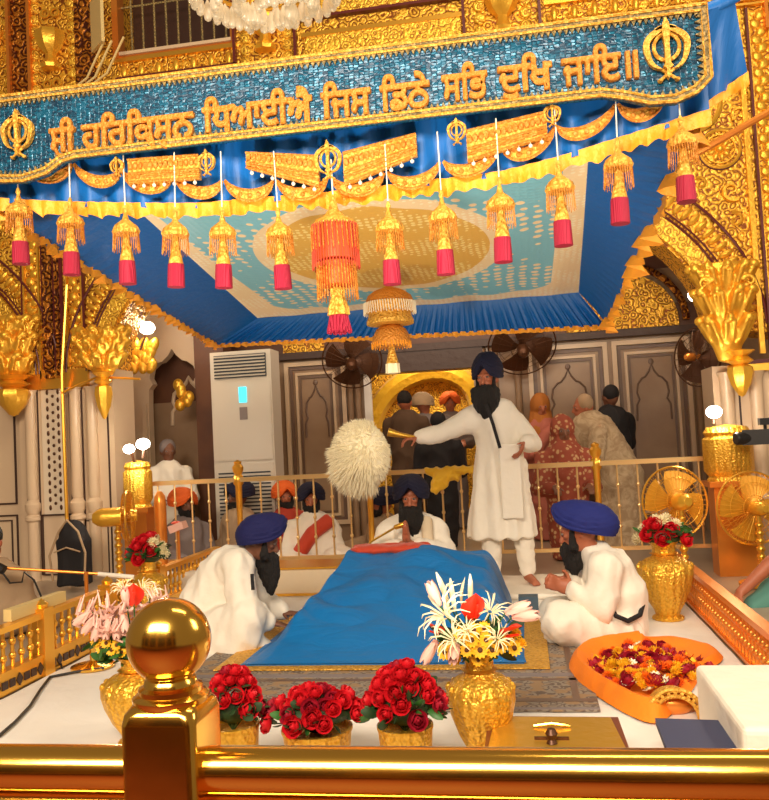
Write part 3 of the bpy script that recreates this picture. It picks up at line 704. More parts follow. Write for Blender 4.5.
frill([b0.lerp(b1, k/10)+V((0, 0, -.04*sin(k/10*pi))) for k in range(11)], .05, 9, .014, V((0, -1, 0))).build('corner_frill', 'frill', can)
MB().cap(at(700, 14, 3.2), at(738, -4, 3.3), .03, .02).build('corner_knot', 'bluesatin', can, world=True)
# crescents between the tassels, in gold thread
TP = [(18, 188), (70, 198), (125, 206), (175, 208), (222, 208), (280, 208), (333, 200), (388, 202), (441, 191), (499, 178), (558, 161), (617, 138), (680, 116)]
TX = [at(px, py, 3.12) for px, py in TP]
TX[5].x = -.905
knots = [at(px, py, 3.13) for px, py in ((18, 162), (70, 163), (118, 170), (171, 175), (221, 180), (273, 180), (328, 177), (385, 172), (441, 161), (500, 146), (556, 126), (617, 103), (668, 92))]
def crescent(p, q):
    mid = (p+q)/2; w2 = (q-p).length/2*.93; sl = (q.z-p.z)/max(1e-3, (q.x-p.x)); A, B = [], []
    for k in range(17):
        t = k/16*2-1; x = mid.x+t*w2; bz = mid.z+sl*(x-mid.x)
        A.append((x, bz-.006-.040*(1-t*t)**.8)); B.append((x, bz-.008-.082*(1-t*t)**.6))
    return A, B
for p, q in zip(knots, knots[1:]):
    A, B = crescent(p+V((0, 0, .012)), q+V((0, 0, .012))); b = MB(); b.band(A, B, 3.155, 3.172); o = b.build('crescent', 'thread', can, world=True)
    b = MB(); b.tube([(x, 3.155, z) for x, z in A], .006, 5).tube([(x, 3.155, z) for x, z in B], .006, 5)
    for k in range(2, 15, 3):
        b.ell(((A[k][0]+B[k][0])/2, 3.153, (A[k][1]+B[k][1])/2), (.010, .006, .010), 8, 5)
    b.build('crescent_piping', 'thread_dark', o).location = (0, 0, 0)
    o.children[0].data.transform(Matrix.Translation(-cz))
def khanda(b, c, s, y, dpt=.008):
    """sikh khanda: double edged sword, ring and two crossed single-edged swords"""
    cx, cz_ = c
    b.prism([(cx, cz_+s*1.08), (cx+s*.10, cz_+s*.88), (cx+s*.13, cz_+s*.6), (cx+s*.075, cz_+s*.2), (cx+s*.09, cz_-s*.45), (cx+s*.16, cz_-s*.55), (cx+s*.05, cz_-s*.62), (cx+s*.07, cz_-s*.85), (cx, cz_-s*.95),
             (cx-s*.07, cz_-s*.85), (cx-s*.05, cz_-s*.62), (cx-s*.16, cz_-s*.55), (cx-s*.09, cz_-s*.45), (cx-s*.075, cz_+s*.2), (cx-s*.13, cz_+s*.6), (cx-s*.10, cz_+s*.88)], y-dpt*1.5, y+dpt)
    b.tube([(cx+s*.40*cos(t), y, cz_+s*.12+s*.44*sin(t)) for t in [2*pi*k/28 for k in range(28)]], s*.065, 6, True)
    for sg in (-1, 1):
        O, I = [], []
        for k in range(17):
            t = radians(118) - radians(238)*k/16*.82
            R = s*(.74+.02*sin(k)); wd = s*.20*sin(pi*min(1, (k+1)/17))**.6
            O.append((cx+sg*(R*cos(t)*1.0+.0*s), cz_+s*.08+R*sin(t)*1.0)); I.append((cx+sg*(R-wd)*cos(t), cz_+s*.08+(R-wd)*sin(t)))
        b.band(O, I, y-dpt, y+dpt)
        e = O[-1]; b.cap((e[0], y, e[1]), (cx-sg*s*.24, y, cz_-s*.95), s*.06, s*.05, 8)
        b.ell((cx-sg*s*.27, y, cz_-s*.98), (s*.09, dpt*1.5, s*.07), 8, 6)
    return b
# embroidered caparisons on the drape
def caparison(p0, p1, h, taper):
    """two px corners along the top; hangs h metres"""
    q0, q1 = at(*p0, 3.13), at(*p1, 3.13); n = 14; A, B = [], []
    for k in range(n+1):
        t = k/n; A.append((lerp(q0.x, q1.x, t), lerp(q0.z, q1.z, t))); B.append((A[-1][0], A[-1][1]-h*lerp(taper[0], taper[1], t)))
    r = MB(); r.band(A, B, 3.125, 3.15); o = r.build('caparison', 'thread', can, world=True)
    g = MB()
    for f in (0.02, .62, .78, .98): g.tube([(a[0], 3.122, lerp(a[1], c[1], f)) for a, c in zip(A, B)], .005, 5)
    for k in range(n):
        a, c = A[k], B[k]; g.ell((a[0]+.012, 3.122, lerp(a[1], c[1], .3)), (.011, .008, .016), 8, 5)
    g.build('braid_line', 'thread_dark', o); o.children[0].data.transform(Matrix.Translation(-cz))
    bd = MB()
    for k in range(1, n, 2): bd.ell((B[k][0], 3.13, B[k][1]-.014), (.008, .008, .008), 8, 6).cap((B[k][0], 3.13, B[k][1]), (B[k][0], 3.13, B[k][1]-.012), .002, .002, 5)
    bd.build('pearl_drops', 'whitepetal', o); o.children[1].data.transform(Matrix.Translation(-cz))
caparison((128, 160), (199, 155), .098, (1, 1.0))
caparison((246, 153), (318, 156), .10, (.62, 1.25)); caparison((343, 153), (416, 134), .10, (1.3, .85))
caparison((466, 131), (546, 112), .10, (1.2, .95))
def pk(px, py): p = at(px, py, 3.13); return (p.x, p.z)
for c, s in (((208, 164), .050), ((329, 162), .075), ((457, 133), .050), ((119, 168), .040), ((552, 116), .045)):
    b = MB(); khanda(b, pk(*c), s, 3.115); b.build('embroidered_khanda', 'thread', can, world=True)

# ---------------------------------------------------------------- banner
bn = thing('banner', 'long blue sequinned banner with gold lettering across the front of the canopy', 'banner', (-.7, 3.08, 2.5))
zt, zb = 2.672, 2.372
outl = [(-2.40, zt), (.752, zt), (.752, 2.395), (.70, 2.345), (.62, 2.318), (.53, 2.322), (.44, 2.352), (.36, 2.372), (-1.74, zb), (-1.80, 2.36), (-1.87, 2.318), (-1.98, 2.296), (-2.12, 2.31), (-2.25, 2.35), (-2.40, 2.372)]
MB().prism(outl, 3.09, 3.11).build('sequinned_cloth', 'sequin', bn, False, world=True)
def inset(P, d):
    n = len(P); Q = []
    for i in range(n):
        a, b_, c = V((*P[i-1], 0)), V((*P[i], 0)), V((*P[(i+1) % n], 0)); e1 = (b_-a).normalized(); e2 = (c-b_).normalized()
        n1, n2 = V((e1.y, -e1.x, 0)), V((e2.y, -e2.x, 0)); nn = (n1+n2); nn = nn/max(.4, nn.length**2)*2 if nn.length > .1 else n1
        Q.append((b_.x+nn.x*d, b_.y+nn.y*d))
    return Q
inn = inset(outl, .030)
b = MB(); b.band(outl+[outl[0]], inn+[inn[0]], 3.078, 3.09); b.build('braid_border', 'braid', bn, False, world=True)
b = MB(); n = len(inn)
for i in range(n):
    a, c = V((inn[i][0], 3.084, inn[i][1])), V((inn[(i+1) % n][0], 3.084, inn[(i+1) % n][1])); L_ = (c-a).length; m_ = max(1, int(L_/.022)); d = (c-a)/L_; nr = V((d.z, 0, -d.x))
    for k in range(m_):
        p = a+d*(L_*(k+.5)/m_); b.prism([(p.x-d.x*.009, p.z-d.z*.009), (p.x+nr.x*.020, p.z+nr.z*.020), (p.x+d.x*.009, p.z+d.z*.009)], 3.080, 3.09)
b.build('zigzag_edge', 'braid', bn, False, world=True)
b = MB(); b.tube([(x, 3.076, z) for x, z in inset(outl, .004)], .006, 5, True).tube([(x, 3.076, z) for x, z in inset(outl, .026)], .005, 5, True); b.build('border_cord', 'thread', bn, world=True)
for px, py, s in ((17, 134, .098), (667, 50, .112)):
    p = at(px, py, 3.07); b = MB(); khanda(b, (p.x, p.z), s, 3.075, .010); b.build('khanda_emblem', 'thread', bn, world=True)
words = [("ਸੀ", 48, 74, 137, 1), ("ਹਿਰਿਕਸ਼ਨ", 80, 194, 128, 1), ("ਿਧਆਈਐ", 201, 312, 111, 0), ("ਿਜਸ", 320, 371, 100, 0), ("ਿਡਠੇ", 379, 430, 93, 0), ("ਸਿਭ", 441, 488, 83, 0), ("ਦੁਿਖ", 497, 553, 74, 0), ("ਜਾਇ॥", 561, 639, 65, 0)]
for wd, xa, xb, yc, sub in words:
    import bmesh
    def txt(body, ex=.010, bv=.0042, fill=True):
        cu = bpy.data.curves.new('lettering', 'FONT'); cu.body = body; cu.size = .16; cu.extrude = ex; cu.bevel_depth = bv; cu.bevel_resolution = 0 if fill else 2; cu.resolution_u = 3; cu.fill_mode = 'BOTH' if fill else 'NONE'
        to = bpy.data.objects.new('tmp_text', cu); C.objects.link(to); bpy.context.view_layer.update()
        me = bpy.data.meshes.new_from_object(to.evaluated_get(bpy.context.evaluated_depsgraph_get())); bpy.data.objects.remove(to); return me
    wmax = lambda t: max(v.co.x for v in txt(t, 0, 0).vertices)
    bar = wmax('|'); bmm = bmesh.new()
    for ci, ch in enumerate(wd):
        adv = wmax(wd[:ci]+'|')-bar if ci else 0.0
        one = txt(ch) if ch not in 'ਧਖਐ' else txt(ch, .0, .0062, False); one.transform(Matrix.Translation((adv, 0, 0)))
        if ch == 'ਖ':
            for v in one.vertices: v.co.y = max(-.012, min(.112, v.co.y))
        bmm.from_mesh(one)
    bmesh.ops.remove_doubles(bmm, verts=bmm.verts, dist=1e-5); me = bpy.data.meshes.new('lettering'); bmm.to_mesh(me); bmm.free()
    to = bpy.data.objects.new('tmp_text', me); C.objects.link(to); md = to.modifiers.new('r', 'REMESH'); md.mode = 'VOXEL'; md.voxel_size = .0026; md = to.modifiers.new('d', 'DISPLACE'); md.strength = .0022; md.mid_level = 0; md = to.modifiers.new('s', 'SMOOTH'); md.iterations = 2
    bpy.context.view_layer.update(); me = bpy.data.meshes.new_from_object(to.evaluated_get(bpy.context.evaluated_depsgraph_get())); bpy.data.objects.remove(to)
    xs = [v.co.x for v in me.vertices]; ys = [v.co.y for v in me.vertices]; mx0, mx1 = min(xs), max(xs)
    pa, pb = at(xa, yc, 3.07), at(xb, yc, 3.07); scx = (pb.x-pa.x)/(mx1-mx0); zc = at((xa+xb)/2, yc, 3.07).z; sz_ = .150/.16
    base = .06
    for v in me.vertices:
        x, y, z = v.co; v.co = V((pa.x+(x-mx0)*scx, 3.083-z, zc+(y-base)*sz_))
    if sub:   # the small subjoined r under the letter
        b = MB(); fx = pa.x+(pb.x-pa.x)*(.30 if xb < 100 else .60); b.tube([(fx-.012, 3.082, zc-.035), (fx-.002, 3.082, zc-.062), (fx+.022, 3.082, zc-.078)], .008, 6)
        o2 = MB(); o2.v = b.v; o2.f = b.f; tm = bpy.data.meshes.new('t'); tm.from_pydata(b.v, [], b.f)
        bmm = bmesh.new(); bmm.from_mesh(me); bmm.from_mesh(tm); bmm.to_mesh(me); bmm.free(); bpy.data.meshes.remove(tm)
    me.materials.clear(); me.materials.append(M['thread_dark']); me.transform(Matrix.Translation(-bn.location))
    o = bpy.data.objects.new('lettering', me); C.objects.link(o); o.parent = bn

# ---------------------------------------------------------------- hanging tassels
def strands(b, r0, r1, z0, z1, n, th):
    for k in range(n):
        t = 2*pi*k/n; b.tube([(r0*cos(t), r0*sin(t), z0), (r1*cos(t+.04), r1*sin(t+.04), z1-(.006 if k % 2 else 0))], th, 4)
def make_tassel():
    t = thing('hanging_tassel', 'x', 'tassel')
    MB().cap((0, 0, .0), (0, 0, .20), .0026, .0026, 6).build('beaded_string', 'whitepetal', t)
    MB().lathe([(0, .01), (.006, 0), (.010, -.012), (.006, -.02), (.013, -.045), (.030, -.058), (.046, -.07), (.054, -.088), (.050, -.098), (.0, -.1)], n=20, lobes=10, amp=.05).build('cap', 'thread', t)
    b = MB(); strands(b, .050, .054, -.09, -.155, 34, .0016); b.build('fringe', 'thread_dark', t)
    MB().lathe([(0, -.09), (.014, -.1), (.016, -.13), (.026, -.175), (.030, -.195), (0, -.2)], n=14).build('neck', 'thread', t)
    MB().lathe([(0, -.19), (.031, -.195), (.033, -.23), (.034, -.275), (0, -.278)], n=16, lobes=16, amp=.03).build('tuft', 'crimson', t)
    return t
ordn = ['leftmost', 'second', 'third', 'fourth', 'fifth', 'sixth', 'seventh', 'eighth', 'ninth', 'tenth', 'eleventh', 'twelfth', 'rightmost']
proto = None
for i, p in enumerate(TX):
    if i == 6: continue
    if proto is None: t = proto = make_tassel()
    else: t = copy_tree(proto)
    t.scale = (1.0, 1.0, 1.16); t.location = (p.x, 3.12, p.z-.004); t.rotation_euler = (0, random.uniform(-.03, .03), random.uniform(0, 6))
    t['group'] = 'gold and crimson tassels along the canopy front'
    lab = {0: 'gold capped crimson tassel at the far left end of the canopy', 12: 'gold capped crimson tassel hanging at the far right corner of the canopy', 5: 'gold capped crimson tassel directly left of the big red fringed hanger', 7: 'gold capped crimson tassel directly right of the big red fringed hanger'}
    t['label'] = lab.get(i, '%s gold capped crimson tassel counting from the left of the canopy' % ordn[i])
p = TX[6]
t = thing('fringed_hanger', 'big two-tier red and gold fringed hanger under the middle of the banner', 'hanger', (p.x-.0, 3.12, p.z))
MB().cap((0, 0, .0), (0, 0, .16), .003, .003, 6).build('beaded_string', 'whitepetal', t)
MB().lathe([(0, .03), (.01, 0), (.02, -.04), (.045, -.07), (.075, -.085), (.085, -.105), (0, -.11)], n=20, lobes=10, amp=.04).build('cap', 'thread', t)
MB().lathe([(.07, -.10), (.078, -.11), (.082, -.24), (0, -.24)], n=22).build('upper_drum', 'redthread', t)
b = MB(); strands(b, .088, .093, -.10, -.27, 46, .0022); b.build('upper_fringe', 'redcloth', t)
b = MB(); strands(b, .092, .094, -.11, -.20, 30, .0018); b.build('gold_strands', 'thread_dark', t)
MB().lathe([(.05, -.23), (.068, -.25), (.070, -.34), (0, -.35)], n=20).build('lower_drum', 'redthread', t)
b = MB(); strands(b, .076, .080, -.25, -.39, 40, .0022); b.build('lower_fringe', 'thread_dark', t)
MB().lathe([(0, -.33), (.03, -.35), (.025, -.38), (.040, -.43), (.042, -.455), (0, -.46)], n=16, lobes=8, amp=.08).build('neck', 'thread', t)
b = MB(); strands(b, .03, .045, -.45, -.52, 26, .005); strands(b, .01, .022, -.45, -.525, 12, .006); b.build('tuft', 'crimson', t)
# chhatar in the middle
cp = V((-.72, 4.7, 2.07))
t = thing('chhatar_pendant', 'tiered orange and gold umbrella pendant hanging under the canopy centre', 'pendant', cp)
MB().cap((0, 0, -.01), (0, 0, .16), .004, .004, 6).build('cord', 'thread', t)
MB().lathe([(0, .0), (.008, -.02), (.03, -.035), (.085, -.055), (.125, -.085), (.14, -.12), (.12, -.13), (0, -.135)], n=28, lobes=14, amp=.02).build('upper_dome', 'thread_dark', t)
MB().lathe([(.135, -.12), (.146, -.125), (.147, -.175), (.135, -.18), (.0, -.18)], n=30).build('band', 'thread', t)
b = MB(); strands(b, .150, .152, -.125, -.188, 60, .003); b.build('bead_fringe', 'whitepetal', t)
MB().lathe([(0, -.17), (.12, -.18), (.13, -.215), (.138, -.23), (.137, -.25), (.10, -.255), (0, -.255)], n=30).build('tray', 'thread', t)
MB().lathe([(0, -.25), (.05, -.255), (.085, -.28), (.105, -.32), (.11, -.345), (.115, -.36), (.112, -.378), (0, -.38)], n=28, lobes=12, amp=.03).build('lower_dome', 'thread_dark', t)
b = MB(); strands(b, .114, .114, -.355, -.385, 40, .003); b.build('lower_fringe', 'frill', t)
MB().lathe([(0, -.37), (.018, -.375), (.02, -.41), (.035, -.47), (.038, -.48), (0, -.482)], n=16).build('neck', 'thread', t)
MB().lathe([(0, -.478), (.038, -.48), (.040, -.535), (0, -.54)], n=18, lobes=9, amp=.08).build('tuft', 'creampetal', t)

# ================================================================ RAILINGS
def baluster_bar(b, p0, p1, r=.010, beads=3):
    b.cap(p0, p1, r, r, 8)
    for k in range(beads):
        p = V(p0).lerp(V(p1), (k+1)/(beads+1)); b.ell(p, (r*1.9, r*1.9, r*2.2), 8, 6)
YR = 6.9
rr = thing('brass_railing', 'waist-high gold railing with thin bars behind the seated men', 'railing', (-.9, YR, 0))
MB().box(-3.25, 1.42, YR-.035, YR+.035, .855, .893).build('top_rail', 'palegold', rr, False, world=True)
MB().box(-3.25, 1.42, YR-.02, YR+.02, .17, .20).build('bottom_rail', 'palegold', rr, False, world=True)
x = -3.22
posts = [-2.47, -1.31, .57]
while x < 1.42:
    if all(abs(x-q) > .07 for q in posts):
        b = MB(); baluster_bar(b, (x, YR, .19), (x, YR, .86), .0085); b.build('baluster', 'palegold', rr, world=True)
    x += .158
for q in posts:
    b = MB(); b.lathe([(.034, 0), (.034, .2), (.03, .22), (.024, .5), (.03, .82), (.045, .84), (.045, .90), (.03, .92), (.046, .95), (.05, .985), (.03, 1.01), (.035, 1.03), (.0, 1.05)], (q, YR, 0), 16)
    b.build('post', 'gold_satin', rr, world=True)
# low carved fences
def low_fence(name, label, X, y0, y1, h, m, lower, step, thick):
    r = thing(name, label, 'fence', (X, (y0+y1)/2, 0))
    MB().box(X-.03, X+.03, y0, y1, h-.03, h).build('top_rail', m, r, False, world=True)
    MB().box(X-.025, X+.025, y0, y1, .012, lower).build('kick_panel', m, r, False, world=True)
    if lower > .06:
        b = MB(); y = y0+.08; s = 1 if X < 0 else -1; k = 0
        while y < y1:
            hh = .024 if k % 3 else .016
            b.obox((X+s*.028, y, lower/2+.005), (.003, 0, 0), (0, .022, 0) if k % 3 else (0, .013, hh), (0, 0, hh*.8) if k % 3 else (0, -.013, hh)); y += .06; k += 1
        b.build('pierced_holes', 'inlay', r, False, world=True)
        b = MB().box(X-.032, X+.032, y0, y1, lower, lower+.015); b.build('mid_rail', 'gold_satin', r, False, world=True)
    y = y0+step/2; 
    while y < y1:
        b = MB(); baluster_bar(b, (X, y, lower), (X, y, h-.02), thick, 2); b.build('baluster', m, r, world=True); y += step
    return r
r = low_fence('low_fence', 'low carved gold fence with pierced base along the left edge', -2.57, 3.0, 6.6, .34, 'gold_satin', .11, .075, .010)
for y in (3.35, 4.05, 4.75, 5.45): MB().box(-2.61, -2.53, y-.045, y+.045, .0, .36).lathe([(.0, .0), (.03, 0), (.035, .02), (.0, .05)], (-2.57, y, .36), 12).build('newel', 'gold_satin', r, False, world=True)
r = low_fence('low_fence', 'low coppery gold fence with slim bars along the right edge', .99, 3.5, 6.5, .26, 'copper', .03, .062, .011)
for y in (6.45,): MB().box(.955, 1.025, y-.03, y+.03, 0, .30).build('newel', 'copper', r, False, world=True)
r = thing('cream_block', 'long cream block resting on top of the left low fence', 'block', (-2.62, 4.3, .345))
MB().obox((-2.60, 4.05, .372), (.022, 0, 0), (0, .25, 0), (0, 0, .03)).build('block', 'wood', r, False, world=True)

# ---- the railing the photograph is taken across
fr_ = thing('front_railing', 'polished gold tube handrail crossing the whole foreground', 'railing', (-.4, .86, 0))
za = .835
q0, q1 = at(0, 767, .86), at(769, 776, .86); dq = q1-q0
MB().tube([q0-dq*.6, q1+dq*.5], .0245, 40).build('handrail', 'gold', fr_, world=True)
MB().tube([q0-dq*.6-V((0, 0, .0450)), q1+dq*.5-V((0, 0, .0450))], .023, 32).build('lower_rail', 'gold', fr_, world=True)
pc = at(157, 740, .84)
pb_ = V((-.395, .86, 0))
b = MB()
pr = Matrix.Rotation(radians(2), 4, 'Z')
hw = .0415
def bev_box(b, c, hw, z0, z1, bev):
    R = []
    for z, q in ((z0, hw), (z1-.022, hw), (z1-.008, hw*.97), (z1, hw*.82)):
        R.append([(c.x+sx*q+(0 if a else 0), c.y+sy*q, z) for sx, sy, a in ((-1, -1, 0), (1, -1, 0), (1, 1, 0), (-1, 1, 0))])
    return b.rings(R)
ptop = at(157, 714, .82).z
R = []
def rsq(hw, z, n=8, rad=.010):
    P = []
    for qx, qy, a0 in ((1, 1, 0), (-1, 1, 90), (-1, -1, 180), (1, -1, 270)):
        for k in range(n+1):
            t = radians(a0+90*k/n); P.append((pb_.x+qx*(hw-rad)+rad*cos(t), pb_.y+qy*(hw-rad)+rad*sin(t), z))
    return P
b.rings([rsq(hw, 0), rsq(hw, ptop-.014), rsq(hw*.97, ptop-.004, rad=.014), rsq(hw*.86, ptop+.003, rad=.02), rsq(hw*.6, ptop+.006, rad=.02)])
b.build('square_post', 'gold', fr_, world=True)
b = MB(); z = ptop
b.lathe([(.0385, z), (.041, z+.004), (.041, z+.008), (.037, z+.011), (.0345, z+.012), (.0345, z+.017), (.029, z+.020), (.0275, z+.026), (.0235, z+.029), (.022, z+.036), (.025, z+.044), (0, z+.045)], (pb_.x, pb_.y, 0), 40)
b.build('collar', 'gold', fr_, world=True)
bc = at(169, 640, .86)
MB().ell((pb_.x, pb_.y, bc.z), (.0455, .0455, .0455), 48, 32).build('ball_finial', 'gold', fr_, world=True)

# ================================================================ FLOOR COVERINGS
r = thing('floor_sheet', 'large white cotton sheet covering the floor between the fences', 'floor sheet', (-.8, 4.8, 0))
def sheet_fn(u, v):
    x, y = lerp(-2.53, .955, u), lerp(2.6, 6.62, v)
    return V((x+.8, y-4.8, .010+.004*noise.noise(V((x*3, y*3, 0)))+.003*noise.noise(V((x*9, y*6, 3)))))
MB().surf(sheet_fn, 90, 100).build('sheet', 'sheet', r)
r = thing('carpet', 'greyish patterned carpet runner laid around the blue cloth', 'carpet', (-.75, 4.1, .02))
b = MB().box(-1.75, .24, 3.46, 5.0, .015, .024); b.build('pile', 'carpet', r, False, world=True)
b = MB().box(-1.75, .24, 3.56, 3.60, .024, .026).box(-1.75, .24, 3.86, 3.89, .024, .026).box(.14, .17, 3.6, 5.0, .024, .026); b.build('dark_stripe', 'marble_taupe', r, False, world=True)
b = MB().box(-1.75, .24, 3.92, 3.97, .024, .027).box(-1.75, .24, 3.46, 3.48, .024, .027); b.build('pale_stripe', 'grey', r, False, world=True)
r = thing('rumala_rug', 'blue floor cloth with wide yellow gold brocade border under the drape', 'cloth', (-.78, 4.7, .03))
MB().box(-1.62, .06, 4.03, 5.3, .028, .034).build('border', 'thread', r, False, world=True)
MB().box(-1.50, -.06, 4.10, 5.2, .034, .039).build('field', 'blue', r, False, world=True)

# blue drape over the low palanquin
r = thing('palki_drape', 'bright blue silk cloth sloping down over the low scripture platform', 'cloth', (-.8, 4.7, .04))
def pal_fn(u, v):
    """v: 0 front hem .. 1 behind the cushion; u: left..right"""
    y = lerp(4.09, 5.62, v)
    xl, xr = lerp(-1.50, -1.27, min(1, v/.75)**.9), lerp(-.05, -.14, min(1, v/.75))
    x = lerp(xl, xr, u)
    ramp = min(1, v/.78); z = .045 + .365*(ramp**1.25)*(3-ramp)/2
    if v > .88: z -= (v-.88)*1.2
    ue = min(1, u/.08); ur = min(1, (1-u)/.15)
    left = ue**.6; right = sin(ur*pi/2)**.8
    z = .042+(z-.042)*left*right
    n = noise.noise(V((x*3.2, y*1.6, 1)))*.045 + abs(noise.noise(V((x*2.4+y*3.5, y*1.2-x*2.6, 7))))*.085
    n += .02*sin((x*2.2+y*3)*3+2*noise.noise(V((x*2, y*2, 0))))*exp(-((y-4.55)/.3)**2)
    z += n*min(1, v*3)*left*right
    return V((x+.8, y-4.7, max(z, .043)-.04))
MB().surf(pal_fn, 120, 110).build('silk_cloth', 'blue', r)
r = thing('scripture_cushion', 'red velvet covered book cushion in front of the praying man', 'cushion', (-.98, 5.45, .40))
b = MB(); q0, q1 = at(352, 556, 5.30), at(422, 554, 5.30)
b.cap((q0.x, 5.42, q0.z+.0), (q1.x, 5.42, q1.z-.004), .04, .04, 14).cap((q0.x, 5.52, q0.z+.005), (q1.x, 5.52, q1.z+.005), .045, .045, 12)
b.ell(((q0.x*.75+q1.x*.25), 5.40, q0.z+.025), (.16, .09, .035), 14, 8).ell(((q0.x*.25+q1.x*.75), 5.40, q0.z+.025), (.17, .09, .035), 14, 8)
blob('velvet_pad', b, 'redcloth', r, .012, 4, folds(.004, (12, 12, 12)), world=True)
# cream box with gilt edges left of the platform
r = thing('storage_chest', 'low cream cloth covered chest with gold trim behind the left attendant', 'chest', (-1.85, 6.1, 0))
x0, x1 = at(225, 570, 6.1).x, at(338, 570, 6.1).x
MB().box(x0, x1, 6.1, 6.5, .012, .21).build('chest_body', 'cream', r, False, world=True)
MB().box(x0-.01, x1+.01, 6.085, 6.5, .21, .225).box(x0-.01, x1, 6.08, 6.1, .012, .03).build('gilt_edge', 'gold_satin', r, False, world=True)
r = thing('bolster', 'long white cushion lying behind the left attendant below the railing', 'bolster', (-2.2, 6.0, 0))
b = MB(); p0, p1 = at(165, 583, 6.0), at(232, 582, 6.0); b.cap((p0.x-.1, 5.95, .14), (p1.x+.15, 5.95, .14), .10, .10, 16).box(p0.x-.12, p1.x+.1, 5.9, 6.25, .02, .16)
blob('padding', b, 'white', r, .02, 8, folds(.01, (5, 5, 5)), world=True)
r = thing('slate_box', 'small slate blue box beside the standing man feet', 'box', at(529, 618, 5.5))
p = at(529, 612, 5.2); MB().box(p.x-.06, p.x+.06, 5.2, 5.3, .02, .14).build('box_body', 'steelblue', r, False, world=True)
r = thing('floor_mat', 'folded white mat under the feet of the standing man', 'mat', (-.1, 6.15, .01))
b = MB().box(-.42, .60, 5.75, 6.55, .012, .05); blob('mat', b, 'white', r, .02, 3, folds(.006, (4, 4, 4)), world=True)
# ================================================================ PEOPLE
def rotm(fwd, up=(0, 0, 1)):
    """matrix whose columns are side (person's left), back, up; local -Y is forward"""
    f_ = V(fwd).normalized(); u_ = V(up); u_ = (u_-f_*u_.dot(f_)).normalized(); s_ = u_.cross(f_)
    return Matrix((s_, -f_, u_)).transposed()
def head_parts(b, hc, R, s=1.0):
    def P(x, y, z): return V(hc)+R @ V((x*s, y*s, z*s))
    b.ell(P(0, .012, .02), (.074*s, .093*s, .105*s), 18, 14, R)
    b.ell(P(0, -.03, -.05), (.056*s, .060*s, .062*s), 14, 10, R)
    b.cap(P(0, -.088, .015), P(0, -.108, -.022), .010*s, .015*s, 10)       # nose
    for sg in (-1, 1):
        b.ell(P(sg*.033, -.070, .0), (.022*s, .018*s, .016*s), 10, 8, R)    # cheek
        b.cap(P(sg*.014, -.088, .032), P(sg*.048, -.078, .034), .008*s, .006*s, 8)  # brow
        b.ell(P(sg*.076, .015, -.005), (.010*s, .020*s, .030*s), 10, 8, R)  # ear
    b.cap(P(-.018, -.086, -.048), P(.018, -.086, -.048), .008*s, .008*s, 8)
def hand_parts(b, w, d, palm, side, curl=.5, s=1.0, spread=.12):
    """w wrist, d direction of fingers, palm = direction the palm faces, side = direction of the thumb"""
    w, d = V(w), V(d).normalized(); pn = V(palm); pn = (pn-d*pn.dot(d)).normalized(); sd = d.cross(pn)
    if sd.dot(V(side)) < 0: sd = -sd
    R = Matrix((sd, pn, d)).transposed()
    b.ell(w+d*.045*s, (.038*s, .016*s, .052*s), 14, 10, R)
    lens = (.068, .078, .073, .058)
    for i in range(4):
        o = w+d*.082*s+sd*(.028-.019*i)*s; L_ = lens[i]*s; ang = curl*.55; dd = (d*cos(ang*.6)+pn*sin(ang*.6)+sd*spread*(1.2-.8*i)*.5).normalized(); p = o
        for k, fr in enumerate((.45, .32, .23)):
            q = p+dd*L_*fr; b.cap(p, q, .0092*s, .0082*s, 8); p = q
            dd = (dd*cos(ang)+pn*sin(ang)).normalized()
    p = w+d*.022*s+sd*.03*s; dd = (d*.65+sd*.7+pn*curl*.5).normalized(); q = p+dd*.042*s; b.cap(p, q, .0125*s, .010*s, 8); dd = (dd+d*.5+pn*curl*.4).normalized(); b.cap(q, q+dd*.028*s, .010*s, .0085*s, 8)
def turban(parent, hc, R, m, s=1.0, tall=.15, wide=.122, deep=.142, back=.02, peak=.35, name='turban', rim=.045, lift=.0):
    """wound cloth with chevron pleats; front rim rises to an inverted V over the brow"""
    n, k_ = 56, 26; Rr = []
    for i in range(k_+1):
        t = i/k_; ring = []
        for k in range(n):
            a = 2*pi*k/n; ca, sa = cos(a), sin(a)              # a = -90deg is the front
            front = max(0, -sa)**3
            zrim = -.035 + .060*front*(1 if abs(ca) < .5 else .7) + rim*front*(1-min(1, abs(ca)/.42)) + lift
            th = t*pi/2
            z = zrim + (tall-zrim)*sin(th) if t > 0 else zrim
            q = cos(th)**.72 if t < 1 else 0.0
            bulge = 1+.10*sin(pi*min(1, t*1.6))
            rx, ry = wide*q*bulge+.002, deep*q*bulge+.002
            y = sa*ry + back*(1+t)
            zz = z - .18*y*(0)
            ridge = .009*(((z*1.0+peak*abs(ca)*.22)/.026) % 1.0)*(q > .05)
            ring.append((ca*(rx+ridge), y+sa*ridge, zz+.0))
        Rr.append(ring)
    b = MB(); inner = [[(x*.86, (y-back)*.86+back, z) for x, y, z in Rr[0]]]
    mtx = Matrix.Translation(V(hc)) @ (R.to_4x4()) @ Matrix.Scale(s, 4)
    b.rings(inner+Rr); b.xf(mtx); return b.build(name, m, parent)
